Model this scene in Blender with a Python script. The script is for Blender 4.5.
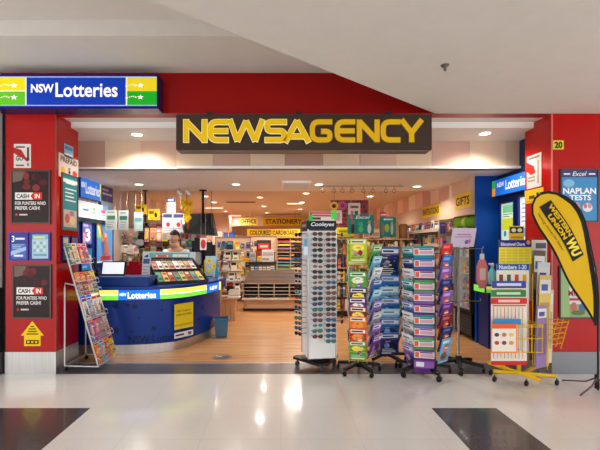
import bpy, bmesh, math, random
from mathutils import Vector, Matrix, Euler
PI = math.pi
S = bpy.context.scene
C = S.collection
for o in list(bpy.data.objects): bpy.data.objects.remove(o)

# ---------------------------------------------------------------- camera, world, exposure
H, F, CX, CY = 1.45, 400.0, 281.0, 246.0
cam_d = bpy.data.cameras.new('camera'); cam_d.sensor_width = 36; cam_d.lens = 24
cam_d.shift_x = (300-CX)/600; cam_d.shift_y = (CY-225)/600; cam_d.clip_start = .05
cam = bpy.data.objects.new('camera', cam_d); C.objects.link(cam)
cam.location = (0, 0, H); cam.rotation_euler = (PI/2, 0, 0); S.camera = cam
S.view_settings.view_transform = 'Standard'; S.view_settings.look = 'None'
S.view_settings.exposure = -0.06; S.view_settings.gamma = 1; S.view_settings.use_curve_mapping = False
W = bpy.data.worlds.new('world'); S.world = W; W.use_nodes = True
W.node_tree.nodes['Background'].inputs[0].default_value = (.96, .98, 1.0, 1)
W.node_tree.nodes['Background'].inputs[1].default_value = 2.7
S.cycles.max_bounces = 8; S.cycles.diffuse_bounces = 6; S.cycles.glossy_bounces = 3

def area(name, loc, rot, sx, sy, power, col=(1, 1, 1)):
    d = bpy.data.lights.new(name, 'AREA'); d.shape = 'RECTANGLE'; d.size = sx; d.size_y = sy
    d.energy = power; d.color = col
    o = bpy.data.objects.new(name, d); C.objects.link(o); o.location = loc; o.rotation_euler = rot
    return o
# added fill lamp behind the camera, standing in for unseen mall lighting
area('added_mall_fill', (0, -2.0, 5.6), (math.radians(38), 0, 0), 7, 2.2, 850, (1, .97, .93))
DOWN_POWER = 60.0
WARM = (1.0, .935, .84)

# ---------------------------------------------------------------- pixel helpers (600x450 frame)
def fx(px, Y): return (px-CX)*Y/F
def fz(py, Y): return H-(py-CY)*Y/F
def pt(px, py, Y): return Vector((fx(px, Y), Y, fz(py, Y)))
def sideY(px, X): return F*X/(px-CX)
def fy(py): return H*F/(py-CY)

# ---------------------------------------------------------------- materials
def lin(c):
    return tuple((v/255/12.92 if v/255 <= .04045 else ((v/255+.055)/1.055)**2.4) for v in c)
_m = {}
def M(c, rough=.5, metal=0.0, emit=0.0, coat=0.0, noise=0.0, alpha=1.0, trans=0.0, spec=None):
    k = (tuple(c), rough, metal, emit, coat, noise, alpha, trans, spec)
    if k in _m: return _m[k]
    m = bpy.data.materials.new('mat_%d_%d_%d_%d' % (*[int(v) for v in c], len(_m))); m.use_nodes = True
    nt = m.node_tree; b = nt.nodes['Principled BSDF']; l = lin(c)
    b.inputs['Base Color'].default_value = (*l, 1)
    b.inputs['Roughness'].default_value = rough; b.inputs['Metallic'].default_value = metal
    b.inputs['Coat Weight'].default_value = coat; b.inputs['Coat Roughness'].default_value = .05
    b.inputs['Specular IOR Level'].default_value = spec if spec is not None else (.5 if metal else .22)
    if emit:
        b.inputs['Emission Color'].default_value = (*l, 1); b.inputs['Emission Strength'].default_value = emit
    if alpha < 1: b.inputs['Alpha'].default_value = alpha
    if trans: b.inputs['Transmission Weight'].default_value = trans
    if noise:
        tc = nt.nodes.new('ShaderNodeTexCoord'); n = nt.nodes.new('ShaderNodeTexNoise')
        n.inputs['Scale'].default_value = 9; n.inputs['Detail'].default_value = 5
        r = nt.nodes.new('ShaderNodeValToRGB')
        r.color_ramp.elements[0].position = .3; r.color_ramp.elements[1].position = .7
        r.color_ramp.elements[0].color = (*[v*(1-noise) for v in l], 1)
        r.color_ramp.elements[1].color = (*[min(1, v*(1+noise)) for v in l], 1)
        nt.links.new(tc.outputs['Object'], n.inputs['Vector']); nt.links.new(n.outputs['Fac'], r.inputs[0])
        nt.links.new(r.outputs[0], b.inputs['Base Color'])
    _m[k] = m; return m

def wood_mat(name, c1, c2, c3, along='X', scale=1.0, rough=.35, plank=.12, coat=.2, length=1.2):
    m = bpy.data.materials.new(name); m.use_nodes = True; nt = m.node_tree; N = nt.nodes; L = nt.links
    b = N['Principled BSDF']; b.inputs['Roughness'].default_value = rough; b.inputs['Coat Weight'].default_value = coat
    tc = N.new('ShaderNodeTexCoord'); mp = N.new('ShaderNodeMapping'); mp.inputs['Scale'].default_value = (1, 1, 1)
    if along == 'Z': mp.inputs['Rotation'].default_value = (0, PI/2, 0)
    L.new(tc.outputs['Object'], mp.inputs['Vector'])
    br = N.new('ShaderNodeTexBrick'); br.offset = .37; br.inputs['Color1'].default_value = (*lin(c1), 1)
    br.inputs['Color2'].default_value = (*lin(c2), 1); br.inputs['Mortar'].default_value = (*lin(c3), 1)
    br.inputs['Scale'].default_value = 1; br.inputs['Mortar Size'].default_value = .002
    br.inputs['Brick Width'].default_value = length; br.inputs['Row Height'].default_value = plank
    L.new(mp.outputs[0], br.inputs['Vector'])
    m2 = N.new('ShaderNodeMapping'); m2.inputs['Scale'].default_value = (1.5*scale, 22*scale, 22*scale)
    if along == 'Z': m2.inputs['Scale'].default_value = (22*scale, 22*scale, 1.5*scale)
    L.new(tc.outputs['Object'], m2.inputs['Vector'])
    n = N.new('ShaderNodeTexNoise'); n.inputs['Scale'].default_value = 1; n.inputs['Detail'].default_value = 6
    L.new(m2.outputs[0], n.inputs['Vector'])
    mx = N.new('ShaderNodeMix'); mx.data_type = 'RGBA'; mx.blend_type = 'MULTIPLY'; mx.inputs['Factor'].default_value = .6
    rp = N.new('ShaderNodeValToRGB'); rp.color_ramp.elements[0].color = (.45, .36, .3, 1); rp.color_ramp.elements[1].color = (1.25, 1.25, 1.25, 1)
    rp.color_ramp.elements[0].position = .3; rp.color_ramp.elements[1].position = .7
    L.new(n.outputs['Fac'], rp.inputs[0]); L.new(br.outputs['Color'], mx.inputs[6]); L.new(rp.outputs[0], mx.inputs[7])
    L.new(mx.outputs[2], b.inputs['Base Color'])
    return m

def mall_floor_mat(name, c, var, rough, tile=(.6, .6), grout=None):
    m = bpy.data.materials.new(name); m.use_nodes = True; nt = m.node_tree; N = nt.nodes; L = nt.links
    b = N['Principled BSDF']; b.inputs['Roughness'].default_value = rough
    b.inputs['Coat Weight'].default_value = .35; b.inputs['Coat Roughness'].default_value = .07
    tc = N.new('ShaderNodeTexCoord')
    n = N.new('ShaderNodeTexNoise'); n.inputs['Scale'].default_value = 60; n.inputs['Detail'].default_value = 8
    n2 = N.new('ShaderNodeTexNoise'); n2.inputs['Scale'].default_value = 1.3; n2.inputs['Detail'].default_value = 3
    L.new(tc.outputs['Object'], n.inputs['Vector']); L.new(tc.outputs['Object'], n2.inputs['Vector'])
    ad = N.new('ShaderNodeMath'); ad.operation = 'ADD'; L.new(n.outputs['Fac'], ad.inputs[0]); L.new(n2.outputs['Fac'], ad.inputs[1])
    rp = N.new('ShaderNodeValToRGB'); l = lin(c)
    rp.color_ramp.elements[0].position = .35; rp.color_ramp.elements[1].position = .65
    rp.color_ramp.elements[0].color = (*[v*(1-var) for v in l], 1); rp.color_ramp.elements[1].color = (*[min(1, v*(1+var)) for v in l], 1)
    h = N.new('ShaderNodeMath'); h.operation = 'MULTIPLY'; h.inputs[1].default_value = .5; L.new(ad.outputs[0], h.inputs[0]); L.new(h.outputs[0], rp.inputs[0])
    br = N.new('ShaderNodeTexBrick'); br.offset = 0; br.inputs['Scale'].default_value = 1
    br.inputs['Brick Width'].default_value = tile[0]; br.inputs['Row Height'].default_value = tile[1]; br.inputs['Mortar Size'].default_value = .0022
    g = grout or tuple(v*.93 for v in c)
    br.inputs['Mortar'].default_value = (*lin(g), 1); L.new(tc.outputs['Object'], br.inputs['Vector'])
    L.new(rp.outputs[0], br.inputs['Color1']); L.new(rp.outputs[0], br.inputs['Color2'])
    L.new(br.outputs['Color'], b.inputs['Base Color'])
    # slight waviness so that reflections streak like in a worn polished floor
    bp = N.new('ShaderNodeBump'); bp.inputs['Strength'].default_value = .02; bp.inputs['Distance'].default_value = .02
    L.new(n2.outputs['Fac'], bp.inputs['Height']); L.new(bp.outputs[0], b.inputs['Normal'])
    return m

def steel_mat():
    m = bpy.data.materials.new('brushed_steel'); m.use_nodes = True; nt = m.node_tree; N = nt.nodes; L = nt.links
    b = N['Principled BSDF']; b.inputs['Metallic'].default_value = .9; b.inputs['Roughness'].default_value = .32
    tc = N.new('ShaderNodeTexCoord'); mp = N.new('ShaderNodeMapping'); mp.inputs['Scale'].default_value = (90, 90, 2)
    n = N.new('ShaderNodeTexNoise'); n.inputs['Scale'].default_value = 1; n.inputs['Detail'].default_value = 3
    L.new(tc.outputs['Object'], mp.inputs[0]); L.new(mp.outputs[0], n.inputs['Vector'])
    rp = N.new('ShaderNodeValToRGB'); rp.color_ramp.elements[0].color = (.42, .40, .39, 1); rp.color_ramp.elements[1].color = (.66, .64, .62, 1)
    L.new(n.outputs['Fac'], rp.inputs[0]); L.new(rp.outputs[0], b.inputs['Base Color'])
    return m
STEEL = steel_mat()
WHITE = (238, 236, 232); BLACK = (22, 21, 22); RED = (176, 14, 10)

# ---------------------------------------------------------------- text (built-in font), cached as flat triangles
_txt = {}
def text_geo(s, bold=.0, shear=0.0):
    k = (s, bold, shear)
    if k in _txt: return _txt[k]
    cu = bpy.data.curves.new('t', 'FONT'); cu.body = s; cu.resolution_u = 3; cu.offset = bold; cu.shear = shear
    o = bpy.data.objects.new('t', cu); C.objects.link(o)
    dg = bpy.context.evaluated_depsgraph_get()
    me = bpy.data.meshes.new_from_object(o.evaluated_get(dg))
    vs = [(v.co.x, v.co.y) for v in me.vertices]; fs = [tuple(p.vertices) for p in me.polygons]
    bpy.data.objects.remove(o); bpy.data.curves.remove(cu); bpy.data.meshes.remove(me)
    x0 = min(v[0] for v in vs); x1 = max(v[0] for v in vs); y0 = min(v[1] for v in vs); y1 = max(v[1] for v in vs)
    vs = [((x-x0)/(x1-x0), (y-y0)/(y1-y0)) for x, y in vs]
    _txt[k] = (vs, fs); return _txt[k]

# ---------------------------------------------------------------- mesh builder
class MB:
    def __init__(s): s.v = []; s.f = []; s.mi = []; s.ms = []; s.sm = []
    def _m(s, m):
        if isinstance(m, (tuple, list)): m = M(m)
        if m not in s.ms: s.ms.append(m)
        return s.ms.index(m)
    def add(s, vs, fs, m, smooth=False):
        b = len(s.v); i = s._m(m); s.v += [tuple(v) for v in vs]
        for f in fs: s.f.append(tuple(b+k for k in f)); s.mi.append(i); s.sm.append(smooth)
        return s
    def box(s, x0, x1, y0, y1, z0, z1, m, mat=None):
        vs = [Vector((x, y, z)) for x in (x0, x1) for y in (y0, y1) for z in (z0, z1)]
        if mat: vs = [mat @ v for v in vs]
        return s.add(vs, [(0, 1, 3, 2), (4, 6, 7, 5), (0, 4, 5, 1), (2, 3, 7, 6), (0, 2, 6, 4), (1, 5, 7, 3)], m)
    def bbox(s, x0, x1, y0, y1, z0, z1, m, r=.01, mat=None):
        """box with chamfered edges"""
        bm = bmesh.new(); bmesh.ops.create_cube(bm, size=1)
        for v in bm.verts: v.co = ((x0+x1)/2+v.co.x*(x1-x0), (y0+y1)/2+v.co.y*(y1-y0), (z0+z1)/2+v.co.z*(z1-z0))
        bmesh.ops.bevel(bm, geom=bm.edges[:], offset=r, segments=2, affect='EDGES')
        bm.verts.index_update()
        vs = [(mat @ v.co) if mat else v.co.copy() for v in bm.verts]; fs = [[v.index for v in f.verts] for f in bm.faces]
        bm.free(); return s.add(vs, fs, m)
    def quad(s, a, b, c, d, m): return s.add([a, b, c, d], [(0, 1, 2, 3)], m)
    def prism(s, pts, z0, z1, m, mat=None):
        n = len(pts); vs = [Vector((x, y, z0)) for x, y in pts]+[Vector((x, y, z1)) for x, y in pts]
        if mat: vs = [mat @ v for v in vs]
        return s.add(vs, [tuple(reversed(range(n))), tuple(range(n, 2*n))]+[(i, (i+1) % n, n+(i+1) % n, n+i) for i in range(n)], m)
    def tube(s, pts, r, m, seg=6, close=False):
        P = [Vector(p) for p in pts]; n = len(P); vs = []; fs = []
        for i, p in enumerate(P):
            if close: d = P[(i+1) % n]-P[i-1]
            else: d = P[min(i+1, n-1)]-P[max(i-1, 0)]
            d.normalize(); a = d.cross(Vector((0, 0, 1)) if abs(d.z) < .9 else Vector((1, 0, 0))).normalized(); b = d.cross(a)
            rr = r[i] if isinstance(r, (list, tuple)) else r
            for k in range(seg):
                t = 2*PI*k/seg; vs.append(p+a*math.cos(t)*rr+b*math.sin(t)*rr)
        for i in range(n if close else n-1):
            j = (i+1) % n
            for k in range(seg): fs.append((i*seg+k, i*seg+(k+1) % seg, j*seg+(k+1) % seg, j*seg+k))
        if not close: fs += [tuple(range(seg)), tuple(range((n-1)*seg, n*seg))]
        return s.add(vs, fs, m, True)
    def lathe(s, prof, m, c=(0, 0, 0), seg=20, mat=None):
        vs = []; n = len(prof)
        for k in range(seg):
            t = 2*PI*k/seg
            for r, z in prof: vs.append(Vector((r*math.cos(t), r*math.sin(t), z)))
        if mat: vs = [mat @ v for v in vs]
        vs = [v+Vector(c) for v in vs]
        fs = [(k*n+i, ((k+1) % seg)*n+i, ((k+1) % seg)*n+i+1, k*n+i+1) for k in range(seg) for i in range(n-1)]
        return s.add(vs, fs, m, True)
    def ball(s, c, r, m, seg=12, rings=8, mat=None):
        if not isinstance(r, (tuple, list)): r = (r, r, r)
        vs = []; fs = []
        for i in range(rings+1):
            a = PI*i/rings
            for k in range(seg):
                t = 2*PI*k/seg; vs.append(Vector((r[0]*math.sin(a)*math.cos(t), r[1]*math.sin(a)*math.sin(t), r[2]*math.cos(a))))
        if mat: vs = [mat @ v for v in vs]
        vs = [v+Vector(c) for v in vs]
        for i in range(rings):
            for k in range(seg): fs.append((i*seg+k, i*seg+(k+1) % seg, (i+1)*seg+(k+1) % seg, (i+1)*seg+k))
        return s.add(vs, fs, m, True)
    def panel(s, O, U, V, w, h, base, draws=(), thick=.004, layer=.0009, emit=0.0, rough=.45):
        """flat printed board: O lower-left front corner, U right, V up, printed things on top in thin layers"""
        O, U, V = Vector(O), Vector(U).normalized(), Vector(V).normalized(); Nn = U.cross(V)
        cm = lambda c: c if not isinstance(c, (tuple, list)) else M(c, rough, 0, emit)
        def P(a, b, d=0): return O+U*(a*w)+V*(b*h)+Nn*d
        b = -thick
        s.add([P(0, 0), P(1, 0), P(1, 1), P(0, 1), P(0, 0, b), P(1, 0, b), P(1, 1, b), P(0, 1, b)],
              [(0, 1, 2, 3), (7, 6, 5, 4), (0, 4, 5, 1), (1, 5, 6, 2), (2, 6, 7, 3), (3, 7, 4, 0)], cm(base))
        for i, d in enumerate(draws):
            k = layer*(1+i*.35)
            if d[0] == 'rect':
                _, x0, y0, x1, y1, c = d; s.add([P(x0, y0, k), P(x1, y0, k), P(x1, y1, k), P(x0, y1, k)], [(0, 1, 2, 3)], cm(c))
            elif d[0] == 'poly':
                s.add([P(x, y, k) for x, y in d[1]], [tuple(range(len(d[1])))], cm(d[2]))
            elif d[0] == 'disc':
                _, x, y, rx, ry, c = d; s.add([P(x+rx*math.cos(t*PI/8), y+ry*math.sin(t*PI/8), k) for t in range(16)], [tuple(range(16))], cm(c))
            elif d[0] == 'text':
                _, t, x0, y0, x1, y1, c = d[:7]; bold = d[7] if len(d) > 7 else .02; sh = d[8] if len(d) > 8 else 0
                vs, fs = text_geo(t, bold, sh); s.add([P(x0+(x1-x0)*a, y0+(y1-y0)*b_, k) for a, b_ in vs], fs, cm(c))
        return s
    def build(s, name, parent=None, loc=(0, 0, 0), rot=(0, 0, 0), fix=True):
        me = bpy.data.meshes.new(name); me.from_pydata(s.v, [], s.f)
        for m in s.ms: me.materials.append(m)
        me.polygons.foreach_set('material_index', s.mi); me.polygons.foreach_set('use_smooth', s.sm)
        me.update()
        o = bpy.data.objects.new(name, me); C.objects.link(o); o.location = loc; o.rotation_euler = rot
        if parent: o.parent = parent
        return o

def tag(o, label=None, cat=None, group=None, kind=None):
    if label:
        n = len(label.split())
        if not 4 <= n <= 16: print('LABEL LENGTH', n, label)
        o['label'] = label
    if cat: o['category'] = cat
    if group: o['group'] = group
    if kind: o['kind'] = kind
    return o
def thing(name, label, cat, loc=(0, 0, 0), rz=0, group=None):
    o = bpy.data.objects.new(name, None); C.objects.link(o); o.location = loc; o.rotation_euler = (0, 0, rz)
    o.empty_display_size = .1
    return tag(o, label, cat, group)
def struct(name, mb): return tag(mb.build(name), kind='structure')
X, Yv, Z = Vector((1, 0, 0)), Vector((0, 1, 0)), Vector((0, 0, 1))
def copy_tree(o, parent=None):
    c = o.copy(); C.objects.link(c); c.parent = parent
    for ch in list(o.children): copy_tree(ch, c)
    return c
def lines(x0, x1, y0, y1, n, c, th=.35, ragged=True, seed=1):
    r = random.Random(seed); out = []
    for i in range(n):
        yy = y1-(y1-y0)*(i+.5)/n; hh = (y1-y0)/n*th/2
        out.append(('rect', x0, yy-hh, x1-(r.random()*.35*(x1-x0) if ragged else 0), yy+hh, c))
    return out
ORD = ['top', 'second', 'third', 'fourth', 'fifth', 'sixth', 'seventh', 'eighth', 'ninth', 'tenth', 'eleventh', 'twelfth', 'thirteenth',
       'fourteenth', 'fifteenth', 'sixteenth', 'seventeenth', 'eighteenth', 'nineteenth', 'twentieth', 'twenty-first', 'twenty-second']
# ================================================================ STRUCTURE
D = 4.53
cream = mall_floor_mat('polished_cream_tile', (226, 223, 218), .04, .2)
dark_t = mall_floor_mat('dark_tile', (78, 72, 72), .22, .22, (.6, .6), (52, 48, 48))
fl = MB()
def rect_floor(mb, x0, x1, y0, y1, m, z=0): mb.quad((x0, y0, z), (x1, y0, z), (x1, y1, z), (x0, y1, z), m)
rect_floor(fl, -9, 9, 3.58, D, cream)
rect_floor(fl, -9, -2.9, 1.2, 3.58, cream); rect_floor(fl, -2.9, -1.705, 2.38, 3.58, dark_t); rect_floor(fl, -2.9, -1.705, 1.2, 2.38, cream)
rect_floor(fl, -1.705, 1.345, 1.2, 3.58, cream)
rect_floor(fl, 1.345, 1.926, 2.38, 3.58, dark_t); rect_floor(fl, 1.345, 1.926, 1.2, 2.38, cream)
rect_floor(fl, 1.926, 9, 1.2, 3.58, cream); rect_floor(fl, -9, 9, -6, 1.2, cream)
struct('floor', fl)
sf = MB(); rect_floor(sf, -3.3, 3.3, D, 4.96, mall_floor_mat('threshold_tile', (92, 90, 93), .2, .3, (.4, .43), (60, 58, 60)))
struct('floor_threshold', sf)
wf = MB(); rect_floor(wf, -3.3, 3.5, 4.96, 16.6, wood_mat('timber_floor', (220, 168, 110), (206, 148, 92), (150, 100, 62), rough=.28, plank=.1))
struct('floor_shop', wf)
tr = MB(); tr.box(-2.54, 3.06, 4.945, 4.965, 0, .004, STEEL); struct('trim_1', tr)

cw = M((214, 208, 201), .7, noise=.02)
ce = MB(); ce.prism([(1.745, D), (9, D), (9, -4), (-8.645, -4)], 2.95, 3.8, cw); struct('ceiling', ce)
ce = MB(); ce.box(-9, 3, 3.73, D+.1, 3.41, 3.8, cw); ce.box(-9, 3, -4, 3.73, 3.56, 3.8, cw); struct('ceiling_upper', ce)
rg = M(RED, .16, coat=.12, noise=.03)
fa = MB(); fa.box(-3.6, 3.3, D, D+.15, 2.95, 3.42, M((148, 8, 8), .3)); struct('wall_fascia', fa)
# soffits behind the fascia
so = MB(); sw = M((226, 222, 216), .6)
so.box(-3.3, 3.6, D+.15, 4.84, 2.95, 3.0, sw); so.box(-3.3, 3.6, 4.86, 5.47, 2.885, 3.0, sw); struct('ceiling_entrance', so)
pb = MB()
xs = [79, 105, 140, 176, 213, 250, 285, 323, 360, 396, 432, 470, 506, 542]
tones = [(190, 156, 138), (226, 200, 172), (214, 178, 156), (226, 198, 170), (208, 170, 152), (234, 208, 180), (194, 154, 138), (230, 204, 174), (220, 184, 164), (230, 202, 170), (212, 174, 156), (230, 204, 178), (222, 194, 170)]
for i in range(13):
    a, b = fx(xs[i], 5.47), fx(xs[i+1], 5.47)
    if i == 0: a = -3.3
    if i == 12: b = 3.6
    pb.box(a+.002, b-.002, 5.47, 5.52, 2.53, 2.885, M(tones[i], .45))
pb.box(-3.3, 3.6, 5.48, 5.56, 2.5, 2.9, M((150, 120, 104)))
struct('wall_bulkhead', pb)
lp = MB(); lp.box(-3.3, -1.42, 5.44, 5.5, 2.50, 2.525, M((240, 238, 232), .4)); lp.box(-1.42, 3.6, 5.43, 5.5, 2.505, 2.54, M((246, 243, 238), .4)); struct('trim_2', lp)
so = MB(); so.box(-3.3, 3.6, 5.5, 7.66, 2.5, 2.62, M((240, 236, 230), .6)); struct('ceiling_soffit', so)
so = MB(); so.box(-3.3, 3.6, 7.66, 16.7, 2.58, 2.66, M((218, 196, 176), .65, noise=.02)); struct('ceiling_shop', so)

# left column (red glass over steel)
def column(name, x0, x1):
    c = MB(); c.box(x0, x1, D, 5.03, .25, 2.95, rg); c.box(x0-.004, x1+.004, D-.006, 5.036, 0, .25, STEEL if x0 < 0 else M((128, 130, 134), .35, .5))
    return struct(name, c)
column('wall_left', -3.12, -2.55)
column('wall_right', 3.07, 5.2)
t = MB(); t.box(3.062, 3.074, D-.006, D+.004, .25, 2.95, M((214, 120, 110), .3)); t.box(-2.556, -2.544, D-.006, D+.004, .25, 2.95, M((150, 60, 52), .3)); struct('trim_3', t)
n = MB(); n.box(-5, -3.17, D-.08, D+.3, .98, 3.42, M((196, 194, 192), .5)); n.box(-5, -3.17, D-.07, D+.3, .25, .98, M((34, 30, 32), .3)); n.box(-5, -3.17, D-.085, D+.3, 0, .25, STEEL)
n.box(-3.17, -3.12, D+.02, D+.3, 0, 3.42, M((28, 26, 28), .4)); struct('wall_neighbour', n)
# left interior wall
LX = -3.15
w = MB(); w.box(LX-.1, LX, 5.03, 16.6, 0, 2.6, M((170, 150, 136)))
y = 5.6; k = 0
lt = [(222, 196, 180), (208, 180, 168), (228, 208, 190), (214, 188, 176)]
while y < 16.4:
    w.box(LX, LX+.012, y, y+.44, 1.9, 2.58, M(lt[k % 4], .5)); y += .45; k += 1
w.box(LX, LX+.01, 7.5, 16.5, 0, 1.9, M((206, 186, 170), .6)); w.box(LX, LX+.01, 5.03, 7.5, 0, 1.93, M((24, 58, 150), .4))
struct('wall_left_interior', w)
# right interior wall and blue return
w = MB(); w.box(2.94, 3.04, 6.72, 16.6, 0, 2.6, M((176, 150, 130))); w.box(2.94, 3.04, 6.05, 6.72, 1.93, 2.6, M((176, 150, 130))); w.box(3.5, 3.6, 6.05, 6.8, 0, 2.0, M((120, 110, 100))); w.box(3.04, 3.5, 6.72, 6.8, 0, 2.0, M((120, 110, 100))); w.box(3.04, 3.5, 6.05, 6.8, 1.93, 2.0, M((120, 110, 100)))
y = 6.1; k = 0
rt = [(236, 196, 176), (244, 222, 196), (220, 172, 156), (240, 206, 184), (212, 166, 150)]
while y < 16.4:
    w.box(2.928, 2.94, y, y+.43, 2.25, 2.58, M(rt[k % 5], .5)); y += .44; k += 1
w.box(2.90, 2.94, 6.7, 16.5, 1.92, 2.25, M((206, 176, 150), .5)); w.box(2.86, 2.94, 6.05, 6.7, 1.93, 2.5, M((212, 180, 154), .5))
struct('wall_right_interior', w)
w = MB(); w.box(2.93, 3.6, 6.0, 6.05, 0, 2.5, M((14, 74, 168), .35)); w.box(3.26, 3.36, 5.06, 6.0, 0, 2.885, M((30, 50, 92), .4)); struct('wall_blue_return', w)
# back
w = MB(); w.box(-3.3, 3.1, 16.5, 16.6, 0, 2.6, M((238, 206, 178), .6)); struct('wall_back', w)
w = MB()
xx = -1.84; k = 0
while xx < 2.9:
    w.box(xx, min(xx+.58, 2.94), 15, 15.1, 2.2, 2.58, M(lt[(k+1) % 4], .5)); xx += .59; k += 1
struct('wall_back_bulkhead', w)
w = MB(); w.box(-3.14, -2.45, 14.0, 15.2, 0, 2.58, M((224, 190, 166), .5)); w.box(-2.45, -1.84, 14.0, 15.2, 0, 2.58, M((206, 166, 144), .5)); struct('wall_pier', w)

# ================================================================ CEILING FITTINGS
dl_mesh = {}
def downlight(x, y, z, label, power=None, r=.065, warm=WARM, spot=True):
    root = thing('downlight', label, 'light', (x, y, z), 0, 'round downlights in the ceilings')
    if 'r' not in dl_mesh:
        a = MB(); a.lathe([(1.0, -.01), (1.35, -.016), (1.5, 0)], M((236, 232, 226), .4), seg=20)
        b = MB(); b.lathe([(0, -.006), (1.0, -.01)], M((255, 240, 214), .4, 0, 9.0), seg=20)
        dl_mesh['r'], dl_mesh['l'] = a.build('trim_ring'), b.build('lamp_lens')
        ra, rb = dl_mesh['r'], dl_mesh['l']
    else:
        ra, rb = dl_mesh['r'].copy(), dl_mesh['l'].copy(); C.objects.link(ra); C.objects.link(rb)
    ra.parent = root; rb.parent = root; ra.scale = (r, r, 1); rb.scale = (r, r, 1)
    d = bpy.data.lights.new('lamp', 'SPOT'); d.energy = (power or DOWN_POWER)*4; d.color = warm; d.shadow_soft_size = .07
    d.spot_size = math.radians(150); d.spot_blend = .6
    o = bpy.data.objects.new('lamp', d); C.objects.link(o); o.parent = root; o.location = (0, 0, -.03)
def dl_px(px, py, z, label, **k):
    Y = F*(z-H)/(CY-py); downlight(fx(px, Y), Y, z, label, **k)
dl_px(137, 134, 2.885, 'bright round downlight in the entrance soffit beside the left red column', power=16)
dl_px(485, 133, 2.885, 'bright round downlight in the entrance soffit near the right red column', power=16)
dl_px(139, 184, 2.5, 'round downlight in the lower soffit above the lottery counter', power=24)
dl_px(236, 184, 2.5, 'round downlight in the lower soffit below the W of the shop sign', power=16)
dl_px(319, 184, 2.5, 'round downlight in the lower soffit right of the air vent', power=16)
dl_px(417, 186, 2.5, 'round downlight in the lower soffit at the right end of the hook rail', power=16)
for px, py, lab in [(205, 196, 'brown ceiling downlight just behind the television pole'), (214, 202, 'brown ceiling downlight right of the television'),
                    (225.5, 211, 'small far ceiling downlight above the pink pier'), (260, 197, 'brown ceiling downlight nearest, above the office sign'),
                    (264, 206, 'brown ceiling downlight middle of three above the stationery sign'), (267, 212.6, 'farthest small ceiling downlight just above the stationery sign'),
                    (306, 193, 'brown ceiling downlight above the sunglasses stand, nearest of its row'), (302, 202, 'brown ceiling downlight, second in the row over the sunglasses stand'),
                    (300, 209, 'brown ceiling downlight, farthest in the row over the sunglasses stand'), (370, 196, 'brown ceiling downlight above the teal hanging poster'),
                    ]:
    dl_px(px, py, 2.58, lab, power=17 if py < 205 else 30)
v = MB(); v.bbox(-.24, .24, -.36, .36, -.03, 0, M((252, 250, 248), .4), .006)
for i in range(10): v.box(-.21, .21, -.31+i*.064, -.275+i*.064, -.038, -.028, M((214, 212, 208), .4))
tag(v.build('air_vent', None, (fx(296, 6.8), 6.8, 2.5)), 'white rectangular air vent set in the lower soffit', 'vent')
for (px, py, wd, lab) in [(214, 207, .55, 'long pale fluorescent fitting behind the television'), (229, 215, .9, 'long pale fluorescent fitting farthest back by the pink pier'), (295, 202.5, .45, 'short pale fluorescent fitting left of the sunglasses stand row')]:
    Y = F*1.13/(CY-py); v = MB(); v.bbox(-wd/2, wd/2, -.09, .09, -.03, 0, M((235, 225, 210), .4), .005)
    rt_ = thing('ceiling_batten', lab, 'light', (fx(px, Y), Y, 2.58)); v.build('housing', rt_)
    q = MB(); q.box(-wd/2+.03, wd/2-.03, -.06, .06, -.036, -.03, M((255, 236, 206), .4, 0, 2.0)); q.build('diffuser', rt_)
    bl = bpy.data.lights.new('batten_light', 'AREA'); bl.shape = 'RECTANGLE'; bl.size = wd; bl.size_y = .15; bl.energy = 30; bl.specular_factor = .35; bl.color = (1, .9, .8)
    bo = bpy.data.objects.new('batten_light', bl); C.objects.link(bo); bo.parent = rt_; bo.location = (0, 0, -.05)
for (px, py, wd, lab) in [(241, 202, .75, 'long dark ceiling air slot above the office sign'), (283, 214, 1.3, 'long dark ceiling air slot above the stationery sign')]:
    Y = F*1.13/(CY-py); v = MB(); v.box(-wd/2, wd/2, -.12, .12, -.012, 0, M((150, 118, 98), .5)); 
    for j in range(3): v.box(-wd/2+.03, wd/2-.03, -.08+j*.06, -.05+j*.06, -.014, -.012, M((70, 54, 46)))
    tag(v.build('air_slot', None, (fx(px, Y), Y, 2.58)), lab, 'vent')
# mall ceiling sensor
s = MB(); Ys = 600/(246-65); s.lathe([(0, -.05), (.008, -.05), (.012, -.035), (.01, -.02), (.03, -.012), (.034, 0)], M((92, 88, 84), .4), seg=16)
tag(s.build('ceiling_sensor', None, (fx(445, Ys), Ys, 2.95)), 'small dark sprinkler head on the mall ceiling at right', 'sprinkler')
# hook rail
rr = thing('hook_rail', 'thin metal ceiling rail with loop hooks over the book stands', 'rail', (0, 6.75, 2.46))
q = MB(); q.tube([(fx(314, 6.75), 0, 0), (fx(404, 6.75), 0, 0)], .006, M((120, 112, 104), .3, .8)); 
for px in (320, 360, 400): q.tube([(fx(px, 6.75), 0, 0), (fx(px, 6.75), 0, .04)], .004, M((120, 112, 104), .3, .8))
q.build('rail', rr)
for px in (323, 334, 342.5, 352, 363.5, 373, 386, 394):
    q = MB(); x0 = fx(px, 6.75); q.tube([(x0, 0, 0), (x0, 0, -.05)], .003, M((70, 62, 58), .4, .6), 5)
    q.tube([(x0+.03*math.sin(a*PI/6), 0, -.08-.03*math.cos(a*PI/6)*(-1)) for a in range(12)], .004, M((70, 62, 58), .4, .6), 5, close=True)
    q.build('hook', rr)

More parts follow.
